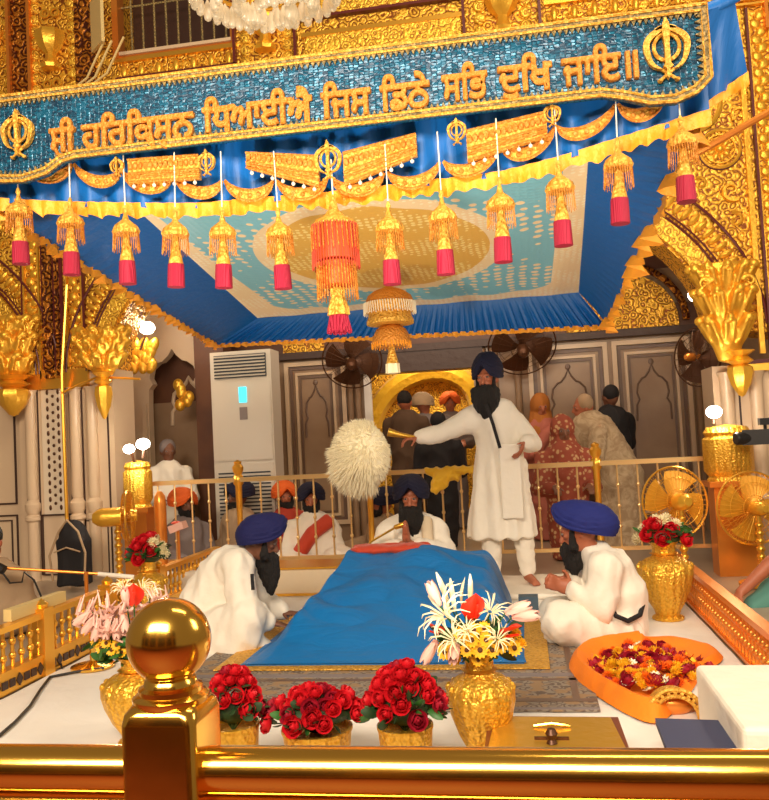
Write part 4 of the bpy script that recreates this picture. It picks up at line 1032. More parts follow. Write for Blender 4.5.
def beard(parent, hc, R, ln=.2, s=1.0, m='beard', drop=(0, -.02, -1), wide=1.0, voxel=.008):
    b = MB()
    def P(x, y, z): return V(hc)+R @ V((x*s, y*s, z*s))
    for sg in (-1, 1):
        b.cap(P(sg*.068, -.02, .04), P(sg*.058, -.050, -.065), .012*s, .024*s, 10); b.cap(P(sg*.058, -.05, -.065), P(0, -.078, -.085), .028*s, .034*s, 10)
        b.cap(P(sg*.005, -.095, -.036), P(sg*.040, -.078, -.052), .010*s, .012*s, 8)
    c = P(0, -.070, -.085); dr = V(drop).normalized()
    for k in range(6):
        t = k/5; b.ell(c+dr*(ln*t), (.062*s*wide*(1+.25*t-.85*t**2.2)+.004, .042*s*(1-.4*t), .05*s), 14, 8)
    def dsp(p, n): return p+n*(.009*noise.noise(V((p.x*55, p.y*55, p.z*12)))+.004*noise.noise(V((p.x*120, p.y*120, p.z*30))))
    return blob('beard', b, m, parent, voxel, 2, dsp)
def eyes(parent, hc, R, s=1.0):
    for sg in (-1, 1):
        c = V(hc)+R @ V((sg*.030*s, -.083*s, .017*s)); e = MB().ell(c, (.013*s, .008*s, .007*s), 10, 8, R).build('eye', 'eye', parent)
        MB().ell(c+R @ V((0, -.005*s, 0)), (.006*s, .005*s, .006*s), 8, 6, R).build('pupil', 'black', e)
def limb(b, pts, rs, n=12):
    for i in range(len(pts)-1): b.cap(pts[i], pts[i+1], rs[i], rs[i+1], n)
def body_core(b, J, s=1.0, feet=True):
    """one continuous bare figure under the clothes"""
    limb(b, [J['pelvis'], J['waist'], J['chest']], [.11*s, .095*s, .10*s], 16)
    b.cap(V(J['chest'])+V((0, 0, .03)), J['neck'], .07*s, .05*s, 14); b.cap(J['neck'], J['head'], .050*s, .05*s, 14)
    for a in ('L', 'R'):
        limb(b, [J['sh'+a], J['el'+a], J['wr'+a]], [.046*s, .038*s, .026*s]); b.cap(J['chest'], J['sh'+a], .065*s, .046*s)
        if 'kn'+a in J:
            b.cap(J['pelvis'], J['hip'+a], .11*s, .09*s); limb(b, [J['hip'+a], J['kn'+a], J['an'+a]], [.085*s, .056*s, .036*s])
            if feet:
                f0, f1 = V(J['an'+a]), V(J['toe'+a]); b.cap(f0+V((0, 0, -.03)), f1, .036*s, .026*s, 10); sd = (f1-f0).cross(V((0, 0, 1))).normalized()
                for k in range(5): o = f1+sd*(.024-.012*k); b.cap(o, o+(f1-f0).normalized()*.028, .010, .009, 6)

# ---- standing man with the fly whisk ---------------------------------------
o = at(508, 590, 6.15); o.z = .052
man = thing('person', 'standing bearded man in long white robe and navy turban waving a white whisk', 'person', (o.x, o.y, o.z))
hd = at(487, 379, 6.12)-o; shl = at(458, 420, 6.15)-o; shr = at(516, 416, 6.15)-o; hl = at(418, 437, 6.0)-o; hr = at(520, 447, 5.95)-o
el_l = at(440, 434, 6.08)-o; el_r = at(532, 440, 6.12)-o
R = rotm((-.28, -1, -.10))
J = dict(pelvis=(.02, .02, .90), waist=(.0, .02, 1.05), chest=(-.01, .02, 1.22), neck=(hd.x+.01, hd.y+.03, hd.z-.16), head=tuple(hd),
         shL=(shl.x+.02, .02, shl.z-.03), elL=tuple(el_l), wrL=tuple(hl), shR=(shr.x-.02, .02, shr.z-.03), elR=(el_r.x, -.02, el_r.z-.03), wrR=tuple(hr+V((.03, .03, .03))),
         hipL=(-.07, .02, .85), knL=(-.10, .0, .45), anL=(-.10, .03, .08), toeL=(-.11, -.12, .025), hipR=(.10, .02, .85), knR=(.13, .0, .45), anR=(.15, .03, .08), toeR=(.20, -.11, .025))
b = MB(); body_core(b, J); head_parts(b, hd, R)
hand_parts(b, hl, (-.9, -.2, -.1), (0, .2, -1), (0, -1, 0), 1.5); hand_parts(b, V(J['wrR']), (-.35, -.5, -.8), (-1, 0, .2), (-.3, -1, 0), .9)
blob('body', b, 'skin', man, .0085, 2)
b = MB()   # kurta with flared skirt
R_ = []
for z, rx, ry, cx in ((.34, .262, .19, -.02), (.40, .252, .185, -.02), (.6, .22, .17, -.015), (.85, .19, .155, -.01), (1.02, .172, .14, -.01), (1.18, .185, .135, -.01), (1.27, .17, .115, -.01), (1.34, .12, .09, -.01), (1.37, .075, .07, -.01)):
    R_.append([(cx+rx*cos(t), .02+ry*sin(t), z) for t in [2*pi*k/40 for k in range(40)]])
b.rings(R_)
limb(b, [J['chest'], J['shL'], J['elL'], V(J['wrL']).lerp(V(J['elL']), .12)], [.12, .085, .075, .058]); limb(b, [J['chest'], J['shR'], J['elR'], V(J['wrR']).lerp(V(J['elR']), .15)], [.12, .085, .078, .06])
b.cap(J['shL'], V(J['neck'])+V((0, 0, -.03)), .085, .075); b.cap(J['shR'], V(J['neck'])+V((0, 0, -.03)), .085, .075)
def kfold(p, n):
    w_ = max(0, min(1, (1.15-p.z)/.5)); a = atan2(p.y-.02, p.x)
    return p+n*(w_*(.014*sin(a*9+2*noise.noise(V((p.x*3, p.y*3, p.z*1.2)))) ) + .010*noise.noise(V((p.x*9, p.y*9, p.z*5))) - .007*abs(noise.noise(V((p.x*16, p.y*16, p.z*9)))))
robe = blob('robe', b, 'white', man, .012, 6, kfold)
b = MB(); hems = [(.05+.005*k, -.19+.001*k, 0) for k in range(2)]
b.obox((.075, -.176, .76), (.075, -.004, 0), (0, .006, 0), (0, 0, .27)); blob('front_panel', b, 'white', man, .008, 2)
b = MB()
for a in ('L', 'R'): limb(b, [J['hip'+a], J['kn'+a], V(J['an'+a])+V((0, 0, .02))], [.10, .085, .058])
blob('trousers', b, 'white', man, .012, 4, folds(.006, (14, 14, 14)))
b = MB(); q0, q1 = at(493, 424, 5.98)-o, at(500, 448, 5.97)-o
b.tube([V((-.16, -.02, 1.31)) if 0 else at(486, 404, 5.99)-o, q0, q1], .012, 8); sb = b.build('black_sash', 'blackcloth', man); tag(sb, 'narrow black strap crossing the chest')
turban(man, hd+V((0, 0, .035)), R, 'darknavy', 1.0, .168, .104, .130)
beard(man, hd, R, .16, 1.0, wide=1.75); eyes(man, hd, R)
# whisk
wb = at(415, 437, 5.98); wt = at(388, 432, 5.93); wc = at(361, 456, 5.9)
wk = thing('fly_whisk', 'large fluffy white hair fly whisk with gold handle held out to the left', 'whisk', wb)
MB().tube([at(424, 439, 5.98), wb, at(400, 435, 5.95), wt], [.008, .010, .020, .032], 12).build('handle', 'gold_satin', wk, world=True)
b = MB(); rn = random.Random(4); wc = at(361, 455, 5.85); core = MB().ell(wc, (.20, .19, .235), 28, 20)
for k in range(5200):
    d = V((rn.gauss(0, 1), rn.gauss(0, 1), rn.gauss(0, 1))).normalized(); p = wc+V((d.x*.195, d.y*.185, d.z*.230)); L_ = rn.uniform(.03, .085)*(1.35 if d.z < -.3 else (.55 if d.z > .3 else 1)) * (.4 if d.x > .5 else 1)
    e = (d+V((-.3, 0, -.5))*.8).normalized(); q = p+e*L_; sd = e.cross(V((0, 1, .2))).normalized()*.006; n0 = e.cross(sd).normalized()*.005
    b.add([p+sd, p-sd, p+n0, q], [(0, 1, 3), (1, 2, 3), (2, 0, 3)])
core.build('tuft_core', 'hair', wk, world=True); b.build('hair_strands', 'hair', wk, False, world=True)

# ---- praying man behind the scripture --------------------------------------
o = V((-.84, 5.98, .012)); g = thing('person', 'bearded man in white and dark turban praying behind the blue cloth', 'person', o)
hd = at(411, 499, 5.93)-o; R = rotm((.03, -1, -.12))
J = dict(pelvis=(0, .05, .12), waist=(0, .04, .25), chest=(0, .03, .40), neck=(0, .02, .56), head=tuple(hd), shL=(-.17, .03, .48), elL=(-.24, -.10, .30), wrL=(-.035, -.27, .41), shR=(.17, .03, .48), elR=(.25, -.10, .30), wrR=(.035, -.27, .41),
         hipL=(-.12, 0, .12), knL=(-.36, -.26, .12), anL=(.0, -.32, .07), toeL=(.1, -.3, .05), hipR=(.12, 0, .12), knR=(.36, -.26, .12), anR=(0, -.36, .08), toeR=(-.1, -.32, .05))
b = MB(); body_core(b, J); head_parts(b, hd, R)
hand_parts(b, (-.014, -.28, .415), (.01, -.2, 1), (1, 0, 0), (0, 1, 0), .15, spread=.0); hand_parts(b, (.014, -.28, .415), (-.01, -.2, 1), (-1, 0, 0), (0, 1, 0), .15, spread=.0)
blob('body', b, 'skin', g, .0085, 2)
b = MB(); limb(b, [(0, .05, .14), J['waist'], J['chest']], [.19, .165, .17], 20); b.cap((0, .03, .46), (0, .03, .54), .12, .07)
for a in ('L', 'R'):
    limb(b, [J['chest'], J['sh'+a], J['el'+a], V(J['wr'+a]).lerp(V(J['el'+a]), .18)], [.13, .085, .085, .06]); b.cap(J['sh'+a], (0, .03, .57), .08, .06); limb(b, [J['hip'+a], J['kn'+a], J['an'+a]], [.13, .11, .08])
blob('robe', b, 'white', g, .013, 8, folds(.010, (8, 8, 4), .005))
b = MB(); p = [(-.20, -.03, .50), (-.23, -.10, .42), (-.20, -.13, .36)]
b.tube([(.12, -.05, .56), (.13, -.14, .46), (.14, -.17, .3)], .045, 8); blob('stole', b, 'cream', g, .012, 4)
turban(g, hd+V((0, 0, .035)), R, 'darknavy', 1.0, .14, .122, .145, rim=.05); beard(g, hd, R, .14, 1.0, wide=1.45); eyes(g, hd, R)
mk = thing('microphone', 'thin gold boom microphone in front of the praying man beard', 'microphone', (-1.1, 5.8, .0))
MB().tube([at(352, 560, 5.75)+V((0, 0, 0)), at(372, 541, 5.75), at(398, 526, 5.72)], .008, 8).cap(at(396, 527, 5.72), at(405, 524, 5.72), .018, .020, 10).cap(at(352, 562, 5.75), V((at(352, 562, 5.75).x, 5.75, .03)), .009, .012).build('boom', 'gold_satin', mk, world=True)

# ---- man seated at the left, leaning forward --------------------------------
o = V((-1.86, 4.75, .012)); g = thing('person', 'man in white and navy turban seated leaning forward at the left of the cloth', 'person', o)
P_ = lambda px, py, Y=4.75: at(px, py, Y)-o
hd = P_(261, 541); hd.z = at(261, 541, 4.75).z-.012; R = rotm((.95, .18, -.42))
J = dict(pelvis=tuple(P_(203, 628)), waist=tuple(P_(212, 598)), chest=tuple(P_(232, 570)), neck=tuple(P_(250, 553)), head=tuple(hd),
         shL=tuple(P_(238, 566, 4.58)), elL=tuple(P_(243, 606, 4.52)), wrL=tuple(P_(268, 622, 4.60)), shR=tuple(P_(243, 562, 4.92)), elR=tuple(P_(262, 600, 4.98)), wrR=tuple(P_(283, 613, 4.9)),
         hipL=tuple(P_(205, 636, 4.65)), knL=tuple(P_(252, 618, 4.46)), anL=tuple(P_(232, 656, 4.5)), toeL=tuple(P_(258, 660, 4.56)), hipR=tuple(P_(205, 632, 4.88)), knR=tuple(P_(250, 628, 5.0)), anR=tuple(P_(235, 640, 4.8)), toeR=tuple(P_(255, 645, 4.8)))
b = MB(); body_core(b, J, feet=False); head_parts(b, hd, R)
hand_parts(b, J['wrL'], (1, .2, -.25), (0, 0, -1), (0, 1, .2), .5); hand_parts(b, J['wrR'], (1, -.2, 0), (0, 0, -1), (0, -1, 0), .5)
blob('body', b, 'skin_dark', g, .0085, 2)
b = MB(); limb(b, [P_(200, 632), P_(208, 606), P_(226, 576), P_(244, 560)], [.20, .18, .165, .085], 18)
b.cap(J['chest'], J['shL'], .15, .09); b.cap(J['chest'], J['shR'], .14, .08)
limb(b, [J['shL'], J['elL'], V(J['wrL']).lerp(V(J['elL']), .1)], [.095, .085, .062]); limb(b, [J['shR'], J['elR'], V(J['wrR']).lerp(V(J['elR']), .1)], [.09, .075, .055])
limb(b, [P_(200, 640, 4.65), P_(248, 618, 4.48), P_(238, 650, 4.48)], [.16, .105, .10]); limb(b, [P_(205, 640, 4.6), P_(240, 640, 4.5), P_(262, 648, 4.56)], [.14, .12, .06]); limb(b, [P_(205, 632, 4.88), J['knR'], J['anR']], [.15, .11, .08]); b.cap(P_(188, 650, 4.72), P_(225, 660, 4.6), .12, .08)
blob('robe', b, 'white', g, .013, 12, folds(.011, (9, 9, 4), .006))
turban(g, hd+V((.01, 0, .035)), rotm((.95, .18, .10)), 'navy', 1.0, .130, .112, .145, rim=.02, back=.0); beard(g, hd, R, .17, 1.0, drop=(.10, 0, -1), wide=1.1); eyes(g, hd, R)
sp = MB().tube([P_(252, 574, 4.45), P_(253, 590, 4.43)], .010, 6).build('slit', 'blackcloth', g)

# ---- man seated at the right, hands clasped ---------------------------------
o = V((.42, 4.72, .012)); g = thing('person', 'man in white and bright blue turban seated cross-legged at the right, hands clasped', 'person', o)
hd = P_(580, 533); R = rotm((-1, .12, -.38))
P_ = lambda px, py, Y=4.72: at(px, py, Y)-o
hd = P_(578, 531)
J = dict(pelvis=tuple(P_(617, 628)), waist=tuple(P_(618, 600)), chest=tuple(P_(606, 570)), neck=tuple(P_(592, 550)), head=tuple(hd),
         shL=tuple(P_(604, 570, 4.55)), elL=tuple(P_(600, 608, 4.50)), wrL=tuple(P_(573, 590, 4.56)), shR=tuple(P_(596, 562, 4.9)), elR=tuple(P_(590, 598, 4.92)), wrR=tuple(P_(570, 585, 4.68)),
         hipL=tuple(P_(612, 636, 4.6)), knL=tuple(P_(560, 622, 4.45)), anL=tuple(P_(580, 640, 4.6)), toeL=tuple(P_(560, 648, 4.65)), hipR=tuple(P_(612, 632, 4.85)), knR=tuple(P_(560, 612, 4.95)), anR=tuple(P_(600, 640, 4.7)), toeR=tuple(P_(570, 640, 4.7)))
b = MB(); body_core(b, J, feet=False); head_parts(b, hd, R)
hand_parts(b, J['wrL'], (-1, .3, .35), (-.1, 1, 0), (0, 0, 1), .9, 1.1); hand_parts(b, J['wrR'], (-1, -.3, .3), (-.1, -1, 0), (0, 0, 1), .9, 1.1)
blob('body', b, 'skin', g, .0085, 2)
b = MB(); limb(b, [P_(618, 625), P_(618, 600), P_(610, 575), P_(596, 556)], [.175, .165, .145, .085], 18)
b.cap(J['chest'], J['shL'], .13, .09); b.cap(J['chest'], J['shR'], .13, .08)
limb(b, [J['shL'], J['elL'], V(J['wrL']).lerp(V(J['elL']), .1)], [.095, .085, .055]); limb(b, [J['shR'], J['elR'], V(J['wrR']).lerp(V(J['elR']), .1)], [.09, .075, .055])
blob('robe', b, 'white', g, .013, 6, folds(.013, (7, 7, 4), .005))
b = MB(); limb(b, [P_(618, 636, 4.62), P_(562, 622, 4.47), P_(590, 640, 4.55)], [.14, .11, .085]); limb(b, [P_(612, 632, 4.85), P_(558, 614, 4.95), P_(590, 636, 4.8)], [.13, .105, .085]); b.cap(P_(560, 634, 4.62), P_(625, 642, 4.66), .09, .11)
blob('lap_cloth', b, 'white', g, .013, 10, folds(.012, (9, 9, 6), .006))
b = MB(); b.tube([P_(611, 607, 4.50), P_(616, 616, 4.46), P_(628, 621, 4.47), P_(640, 615, 4.55), P_(644, 600, 4.68)], .013, 8); sb = b.build('black_sash', 'blackcloth', g); tag(sb, 'thin black strap trailing at the hip')
turban(g, hd+V((.0, 0, .05)), rotm((-1, .12, .22)), 'navyblue', 1.05, .120, .115, .165, rim=.01, back=.03); beard(g, hd, R, .10, 1.0, drop=(.05, 0, -1), wide=1.1); eyes(g, hd, R)

# ---- background figures ------------------------------------------------------
def extra(label, px, py, Y, cloth, facing=(0, -1, 0), head=None, htone='skin', seated=True, lean=0.0, beardln=0, s=1.0, girth=1.0, arms=True, group=None, name='person', scarf=None, longhair=False, floor_z=.0, below=None):
    """px,py = face centre in the photo; the figure is built standing or seated under it"""
    h = at(px, py, Y); o = V((h.x-lean, Y, floor_z)); g = thing(name, label, 'person', o); hd = h-o
    f_ = V(facing).normalized(); sd = f_.cross(V((0, 0, 1))); R = rotm(f_+V((0, 0, -.1)))
    top = hd-V((lean*.25, 0, .24*s)); hip = V((0, 0, .14 if seated else max(.5, hd.z*.52)))
    b = MB(); b.cap(hd-V((0, 0, .18*s)), hd, .05*s, .05*s); head_parts(b, hd, R, s)
    sl, sr = top-sd*.17*s*girth, top+sd*.17*s*girth; el, er = sl+V((0, 0, -.26*s))-sd*.06+f_*.05, sr+V((0, 0, -.26*s))+sd*.06+f_*.05; wl, wr = el+f_*.2+sd*.10+V((0, 0, .02)), er+f_*.2-sd*.10+V((0, 0, .02))
    limb(b, [hip, top], [.12*s, .13*s])
    for a, c, d in ((sl, el, wl), (sr, er, wr)): limb(b, [a, c, d], [.05*s, .04*s, .028*s]); hand_parts(b, d, f_+V((0, 0, -.2)), (0, 0, -1), sd if a == sl else -sd, .7, s); b.cap(top, a, .08*s, .05*s)
    blob('body', b, htone, g, .012, 2)
    b = MB(); limb(b, [hip, (hip+top)/2, top, top+V((0, 0, .06))], [.17*s*girth, .165*s*girth, .16*s*girth, .08*s], 16)
    for a, c, d in ((sl, el, wl), (sr, er, wr)): limb(b, [top, a, c, d.lerp(c, .2)], [.13*s, .085*s, .07*s, .05*s])
    if seated:
        for q in (-1, 1): limb(b, [hip+sd*q*.1, V((0, 0, .10))+sd*q*.3*s+f_*.22, V((0, 0, .08))+f_*.3], [.13*s, .10*s, .08*s])
    else: b.lathe([(.15*s*girth, .02), (.16*s*girth, .3), (.17*s*girth, hip.z)], (0, 0, 0), 18)
    blob('clothes', b, cloth, g, .02, 5, folds(.012, (8, 8, 5), .006))
    if head and head[0] == 'turban': turban(g, hd+V((0, 0, .03)), R, head[1], s*1.02, .13, .12, .145)
    if head and head[0] == 'hair':
        b = MB(); b.ell(hd+R @ V((0, .025, .045)), (.085*s, .098*s, .095*s), 14, 10); 
        if longhair: b.cap(hd+R @ V((0, .07, .0)), hd+R @ V((0, .09, -.22)), .07, .05)
        blob('hair', b, head[1], g, .01, 1)
    if head and head[0] == 'veil':
        b = MB(); b.ell(hd+R @ V((0, .03, .03)), (.105*s, .115*s, .13*s), 16, 12, R); b.cap(hd+R @ V((0, .06, -.05)), top+V((0, 0, -.05)), .11, .17); blob('headscarf', b, head[1], g, .012, 4, folds(.01))
    if scarf: b = MB(); b.tube([sl+V((0, 0, .06))+f_*.1, top+f_*.17+V((0, 0, -.05)), sr+f_*.16+V((0, 0, -.28))], .07, 10); blob('scarf', b, scarf, g, .014, 3)
    if beardln: beard(g, hd, R, beardln, s, voxel=.012)
    eyes(g, hd, R, s); return g
extra('musician in white with black beard and dark turban behind the railing bars', 311, 500, 7.45, 'white', (.25, -1, 0), ('turban', 'darknavy'), beardln=.14, scarf='redcloth')
extra('seated person in orange turban left of the black bearded musician', 285, 497, 8.1, 'redturban', (.5, -1, 0), ('turban', 'orangeturban'), beardln=.08)
extra('person in bright orange turban low behind the left end of the railing', 184, 505, 7.35, 'grey', (.8, -.6, 0), ('turban', 'orangeturban'), 'skin_dark', beardln=.06)
extra('dark turbaned person in pale clothes beside the left railing post', 238, 497, 7.9, 'tan', (-.6, -.8, 0), ('turban', 'darknavy'), 'skin_dark', beardln=.06)
extra('musician in tan clothes and dark turban just left of the praying man', 382, 504, 7.8, 'tan', (-.9, -.5, 0), ('turban', 'darknavy'), beardln=.12)
extra('pale robed person crouching under the glare of the low left lamp', 168, 452, 8.25, 'white', (.6, -.9, 0), ('hair', 'grey'), 'skin_dark', seated=False)
extra('dark haired man in brown shirt with his back turned in the doorway', 405, 403, 9.1, 'brown', (.1, 1, 0), ('hair', 'beard'), seated=False, girth=1.1)
extra('man in white and dark cap inside the doorway beside the whisk hand', 424, 406, 9.75, 'grey', (.4, 1, 0), ('turban', 'tan'), seated=False)
extra('person in orange headcloth glimpsed in the doorway beside the standing man', 450, 404, 10.4, 'grey', (.1, -1, 0), ('turban', 'orangeturban'), seated=False)
extra('man in dark clothes standing at the doorway right behind the outstretched arm', 438, 425, 8.6, 'blackcloth', (-.2, 1, 0), ('hair', 'blackcloth'), seated=False)
extra('woman with golden headscarf and pink shawl at the rear right wall', 541, 408, 9.0, 'pinkcloth', (.2, -1, 0), ('veil', 'amber'), 'skin', seated=False, scarf='pinkcloth')
extra('woman in patterned reddish shawl leaning on the right of the railing', 563, 432, 7.6, 'shawl', (.15, -1, 0), ('veil', 'shawl'), 'skin_dark', seated=False, girth=1.1)
extra('older grey-haired man in an oatmeal sweater leaning left behind the railing', 583, 408, 8.3, 'sweater', (-1, -.15, 0), ('hair', 'tan'), 'skin', seated=False, lean=-.30, girth=1.35)
extra('dark clothed person partly hidden behind the oatmeal sweater', 610, 398, 8.85, 'blackcloth', (-.5, .8, 0), ('hair', 'blackcloth'), 'skin_dark', seated=False, girth=1.1)
extra('dark haired person cut off at the left edge of the picture', -10, 543, 4.9, 'tan', (-.2, 1, 0), ('hair', 'beard'), 'skin', seated=True)
o = V((at(800, 600, 5.6).x, 5.6, .0)); g = thing('person', 'person in teal cut off at the right edge, bare forearm reaching down to the left', 'person', o)
Pq = lambda px, py, Y: at(px, py, Y)-o
hd = Pq(806, 500, 5.65); R = rotm((-1, -.1, -.3)); J = dict(pelvis=(0, 0, .18), waist=(0, 0, .3), chest=(0, 0, .45), neck=tuple(hd-V((0, 0, .14))), head=tuple(hd), shL=tuple(Pq(795, 545, 5.5)), elL=tuple(Pq(772, 562, 5.45)), wrL=tuple(Pq(741, 592, 5.4)), shR=tuple(Pq(800, 545, 5.8)), elR=tuple(Pq(806, 590, 5.85)), wrR=tuple(Pq(785, 600, 5.8)))
b = MB(); body_core(b, J); head_parts(b, hd, R); b.cap(J['elL'], J['wrL'], .048, .032); hand_parts(b, J['wrL'], (-.7, -.1, -.7), (-.5, 0, -1), (0, -1, 0), .6); hand_parts(b, J['wrR'], (-1, 0, -.3), (0, 0, -1), (0, -1, 0), .6); blob('body', b, 'skin', g, .010, 2)
b = MB(); limb(b, [(0, 0, .15), (0, 0, .3), (0, 0, .47)], [.17, .15, .13], 16); b.cap((0, 0, .45), J['shL'], .1, .07); b.cap(J['shL'], V(J['shL']).lerp(V(J['elL']), .5), .07, .065); b.cap((0, 0, .45), J['shR'], .1, .07); b.cap(J['shR'], J['elR'], .07, .06); b.cap((0, 0, .15), Pq(757, 606, 5.5), .12, .075); blob('tunic', b, 'teal', g, .014, 5, folds(.01))
b = MB(); b.cap((0, .0, .08), Pq(768, 632, 5.5), .1, .07); blob('trousers', b, 'blackcloth', g, .014, 4)
b = MB().ell(hd+R @ V((0, .025, .045)), (.085, .098, .095), 14, 10); b.build('hair', 'beard', g); eyes(g, hd, R)
# ================================================================ FANS
def fan(label, c, axis, rad, rim='gold_satin', blade='fanmesh', hub_back=True, pole=None, name='pedestal_fan', motor=.06, mlen=.16, mm='leafgold', wires=40):
    c = V(c); g = thing(name, label, 'fan', (c.x, c.y, 0 if pole else c.z)); ax = V(axis).normalized(); a, b2 = axes(ax)
    def ring(r, off, th, m): b.tube([c+ax*off+a*(r*cos(2*pi*k/m))+b2*(r*sin(2*pi*k/m)) for k in range(m)], th, 6, True)
    b = MB(); ring(rad, 0, .008, 48); b.build('cage_rim', rim, g, world=True)
    b = MB(); ring(rad*.7, .04, .0025, 36); ring(rad*.35, .05, .0025, 24); ring(rad*.7, -.04, .0025, 36)
    for k in range(wires):
        t = 2*pi*k/wires; e = a*cos(t)+b2*sin(t)
        for sgn in (1, -1): b.tube([c+e*rad+ax*0, c+e*rad*.9+ax*.035*sgn, c+e*rad*.4+ax*.052*sgn, c+e*rad*.15+ax*.055*sgn], .0018, 4)
    b.build('cage_wires', rim, g, world=True)
    for k in range(4):
        bb = MB(); t0 = 2*pi*k/4
        def bf(u, v):
            r = lerp(.12, .90, v)*rad; t = t0+(u-.5)*(1.35-.25*v)+.35*v; return c+a*(r*cos(t))+b2*(r*sin(t))+ax*((u-.5)*.045)
        bb.surf(bf, 10, 8); bb.build('blade', blade, g, world=True)
    b = MB(); b.lathe([(0, 0), (motor*.6, .0), (motor, .02), (motor, mlen*.7), (motor*.85, mlen*.85), (motor*.5, mlen), (0, mlen)], c+ax*.03, 20, ax).build('motor', mm, g, world=True)
    MB().lathe([(0, 0), (motor*.7, 0), (motor*.6, .05), (0, .06)], c-ax*.02, 16, -ax).build('hub', mm, g, world=True)
    if pole:
        p = c+ax*.08; b = MB(); b.tube([(p.x, p.y, .03), (p.x, p.y, p.z-.03)], .02, 10)
        z = .15
        while z < p.z-.1: b.ell((p.x, p.y, z), (.032, .032, .025), 12, 6); z += .055
        b.lathe([(.0, .0), (.16, .0), (.16, .02), (.05, .05), (.03, .09), (0, .09)], (p.x, p.y, .012), 20); b.build('stand', 'gold_satin', g, world=True)
    return g
p1 = at(675, 502, 6.3)
fan('gold fan with round cage standing behind the right flower vase', p1, (.35, -1, .08), .255, pole=True)
fan('gold fan cut off by the right edge of the picture', at(752, 508, 6.2), (.25, -1, .05), .255, pole=True, motor=.05)
fan('small gold fan seen nearly side-on behind the left rear bouquet', at(128, 516, 6.2), (-.93, -.35, 0), .20, pole=True, motor=.075, mlen=.24)
fan('dark bronze wall fan above the marble niche left of the pendant', at(352, 361, 8.9), (.1, -1, -.55), .33, 'bronze', 'bronze', name='wall_fan', mm='bronze', wires=24)
fan('dark bronze wall fan above the head of the standing man', at(522, 346, 8.9), (.1, -1, -.75), .36, 'bronze', 'bronze', name='wall_fan', mm='bronze', wires=24)
fan('black wall fan seen edge-on beside the right gold capital', at(697, 357, 8.0), (-.8, -.6, 0), .27, 'bronze', 'bronze', name='wall_fan', mm='copper', motor=.04, mlen=.12, wires=24)

# caskets and stands
def casket(label, c, w_, d_, h, base, m='vasegold'):
    g = thing('gold_casket', label, 'casket', (c.x, c.y, base)); b = MB()
    b.lathe([(0, 0), (w_*.9, 0), (w_*.9, h*.06), (w_*.8, h*.1), (w_, h*.2), (w_, h*.75), (w_*.85, h*.8), (w_*.95, h*.86), (w_*.8, h*.95), (0, h)], (c.x, c.y, c.z-h), 32, lobes=8, amp=.03, sy=.8).build('body', m, g, world=True)
    b = MB(); b.box(c.x-w_*.8, c.x+w_*.8, c.y-w_*.6, c.y+w_*.6, base, c.z-h).box(c.x-w_, c.x+w_, c.y-w_*.8, c.y+w_*.8, c.z-h-.03, c.z-h+.01).build('stand', 'copper', g, False, world=True); return g
g = casket('embossed gold casket under the lamp by the right pier', at(726, 424, 6.65), .18, .14, .44, 0.0)
casket('embossed gold casket under the pair of low left lamps', at(137, 460, 6.75), .13, .1, .42, 0.0)
b = MB(); c = at(160, 506, 6.5); g = thing('gold_canister', 'slim copper gold canister behind the left rear bouquet', 'canister', (c.x, c.y, 0))
b.lathe([(0, 0), (.05, 0), (.05, c.z+.02), (.045, c.z+.08), (.02, c.z+.12), (0, c.z+.125)], (c.x, c.y, 0), 18).build('body', 'copper', g, world=True)
c = at(178, 527, 6.4); g = thing('donation_box', 'small pink paper tray tilted beside the left rear bouquet', 'tray', (c.x, c.y, c.z-.05))
MB().obox(c, (.06, 0, .02), (0, .05, 0), (-.01, 0, .028)).build('tray', 'pinkpetal', g, False, world=True); MB().ell(c+V((-.01, -.01, .035)), (.045, .03, .015), 12, 8).build('contents', 'redcloth', g, world=True)
MB().tube([c, (c.x, c.y, .012)], .012, 6).build('stem', 'copper', g, world=True)
# carry bag on the left pier, microphone boom, camera
c = at(74, 548, 6.6); g = thing('black_bag', 'black bag with pale piping leaning against the foot of the left pier', 'bag', (c.x, c.y, 0))
b = MB(); b.box(c.x-.13, c.x+.13, c.y-.08, c.y+.08, .05, c.z+.08).ell((c.x, c.y, c.z+.08), (.13, .09, .16), 16, 10); blob('bag_body', b, 'blackcloth', g, .015, 6, folds(.01), world=True)
b = MB(); b.tube([(c.x-.15, c.y-.09, .1), (c.x-.17, c.y-.1, c.z-.05), (c.x-.08, c.y-.1, c.z+.15), (c.x+.0, c.y-.1, c.z+.25), (c.x+.1, c.y-.1, c.z+.15), (c.x+.16, c.y-.1, c.z-.03), (c.x+.14, c.y-.09, .1)], .010, 6)
b.tube([(c.x-.12, c.y-.11, c.z-.02), (c.x, c.y-.12, c.z+.02), (c.x+.12, c.y-.11, c.z-.02)], .007, 6).build('piping', 'tan', g, world=True)
g = thing('microphone_boom', 'thin coppery boom pole with white tip reaching in from the left edge', 'boom', at(-10, 567, 4.6))
MB().tube([at(-30, 566, 4.6), at(133, 576, 4.9)], .009, 8).build('pole', 'copper', g, world=True)
MB().tube([at(98, 574, 4.83), at(134, 577, 4.9)], .014, 8).build('white_tip', 'white', g, world=True)
MB().tube([at(-12, 562, 4.6), at(4, 570, 4.6)], .03, 8).build('clamp', 'black', g, world=True)
MB().tube([at(86, 572, 4.8), V((at(86, 572, 4.8).x, 4.8, .01))], .012, 8).build('support', 'copper', g, world=True)
g = thing('black_cable', 'black cable looping from the boom and trailing over the white sheet', 'cable', onz(60, 690, .02))
b = MB(); b.tube([at(2, 572, 4.6), at(10, 583, 4.58), at(22, 582, 4.58), at(24, 572, 4.6), at(34, 580, 4.6), at(45, 605, 4.55), at(54, 640, 4.4), onz(62, 668, .02)], .006, 6)
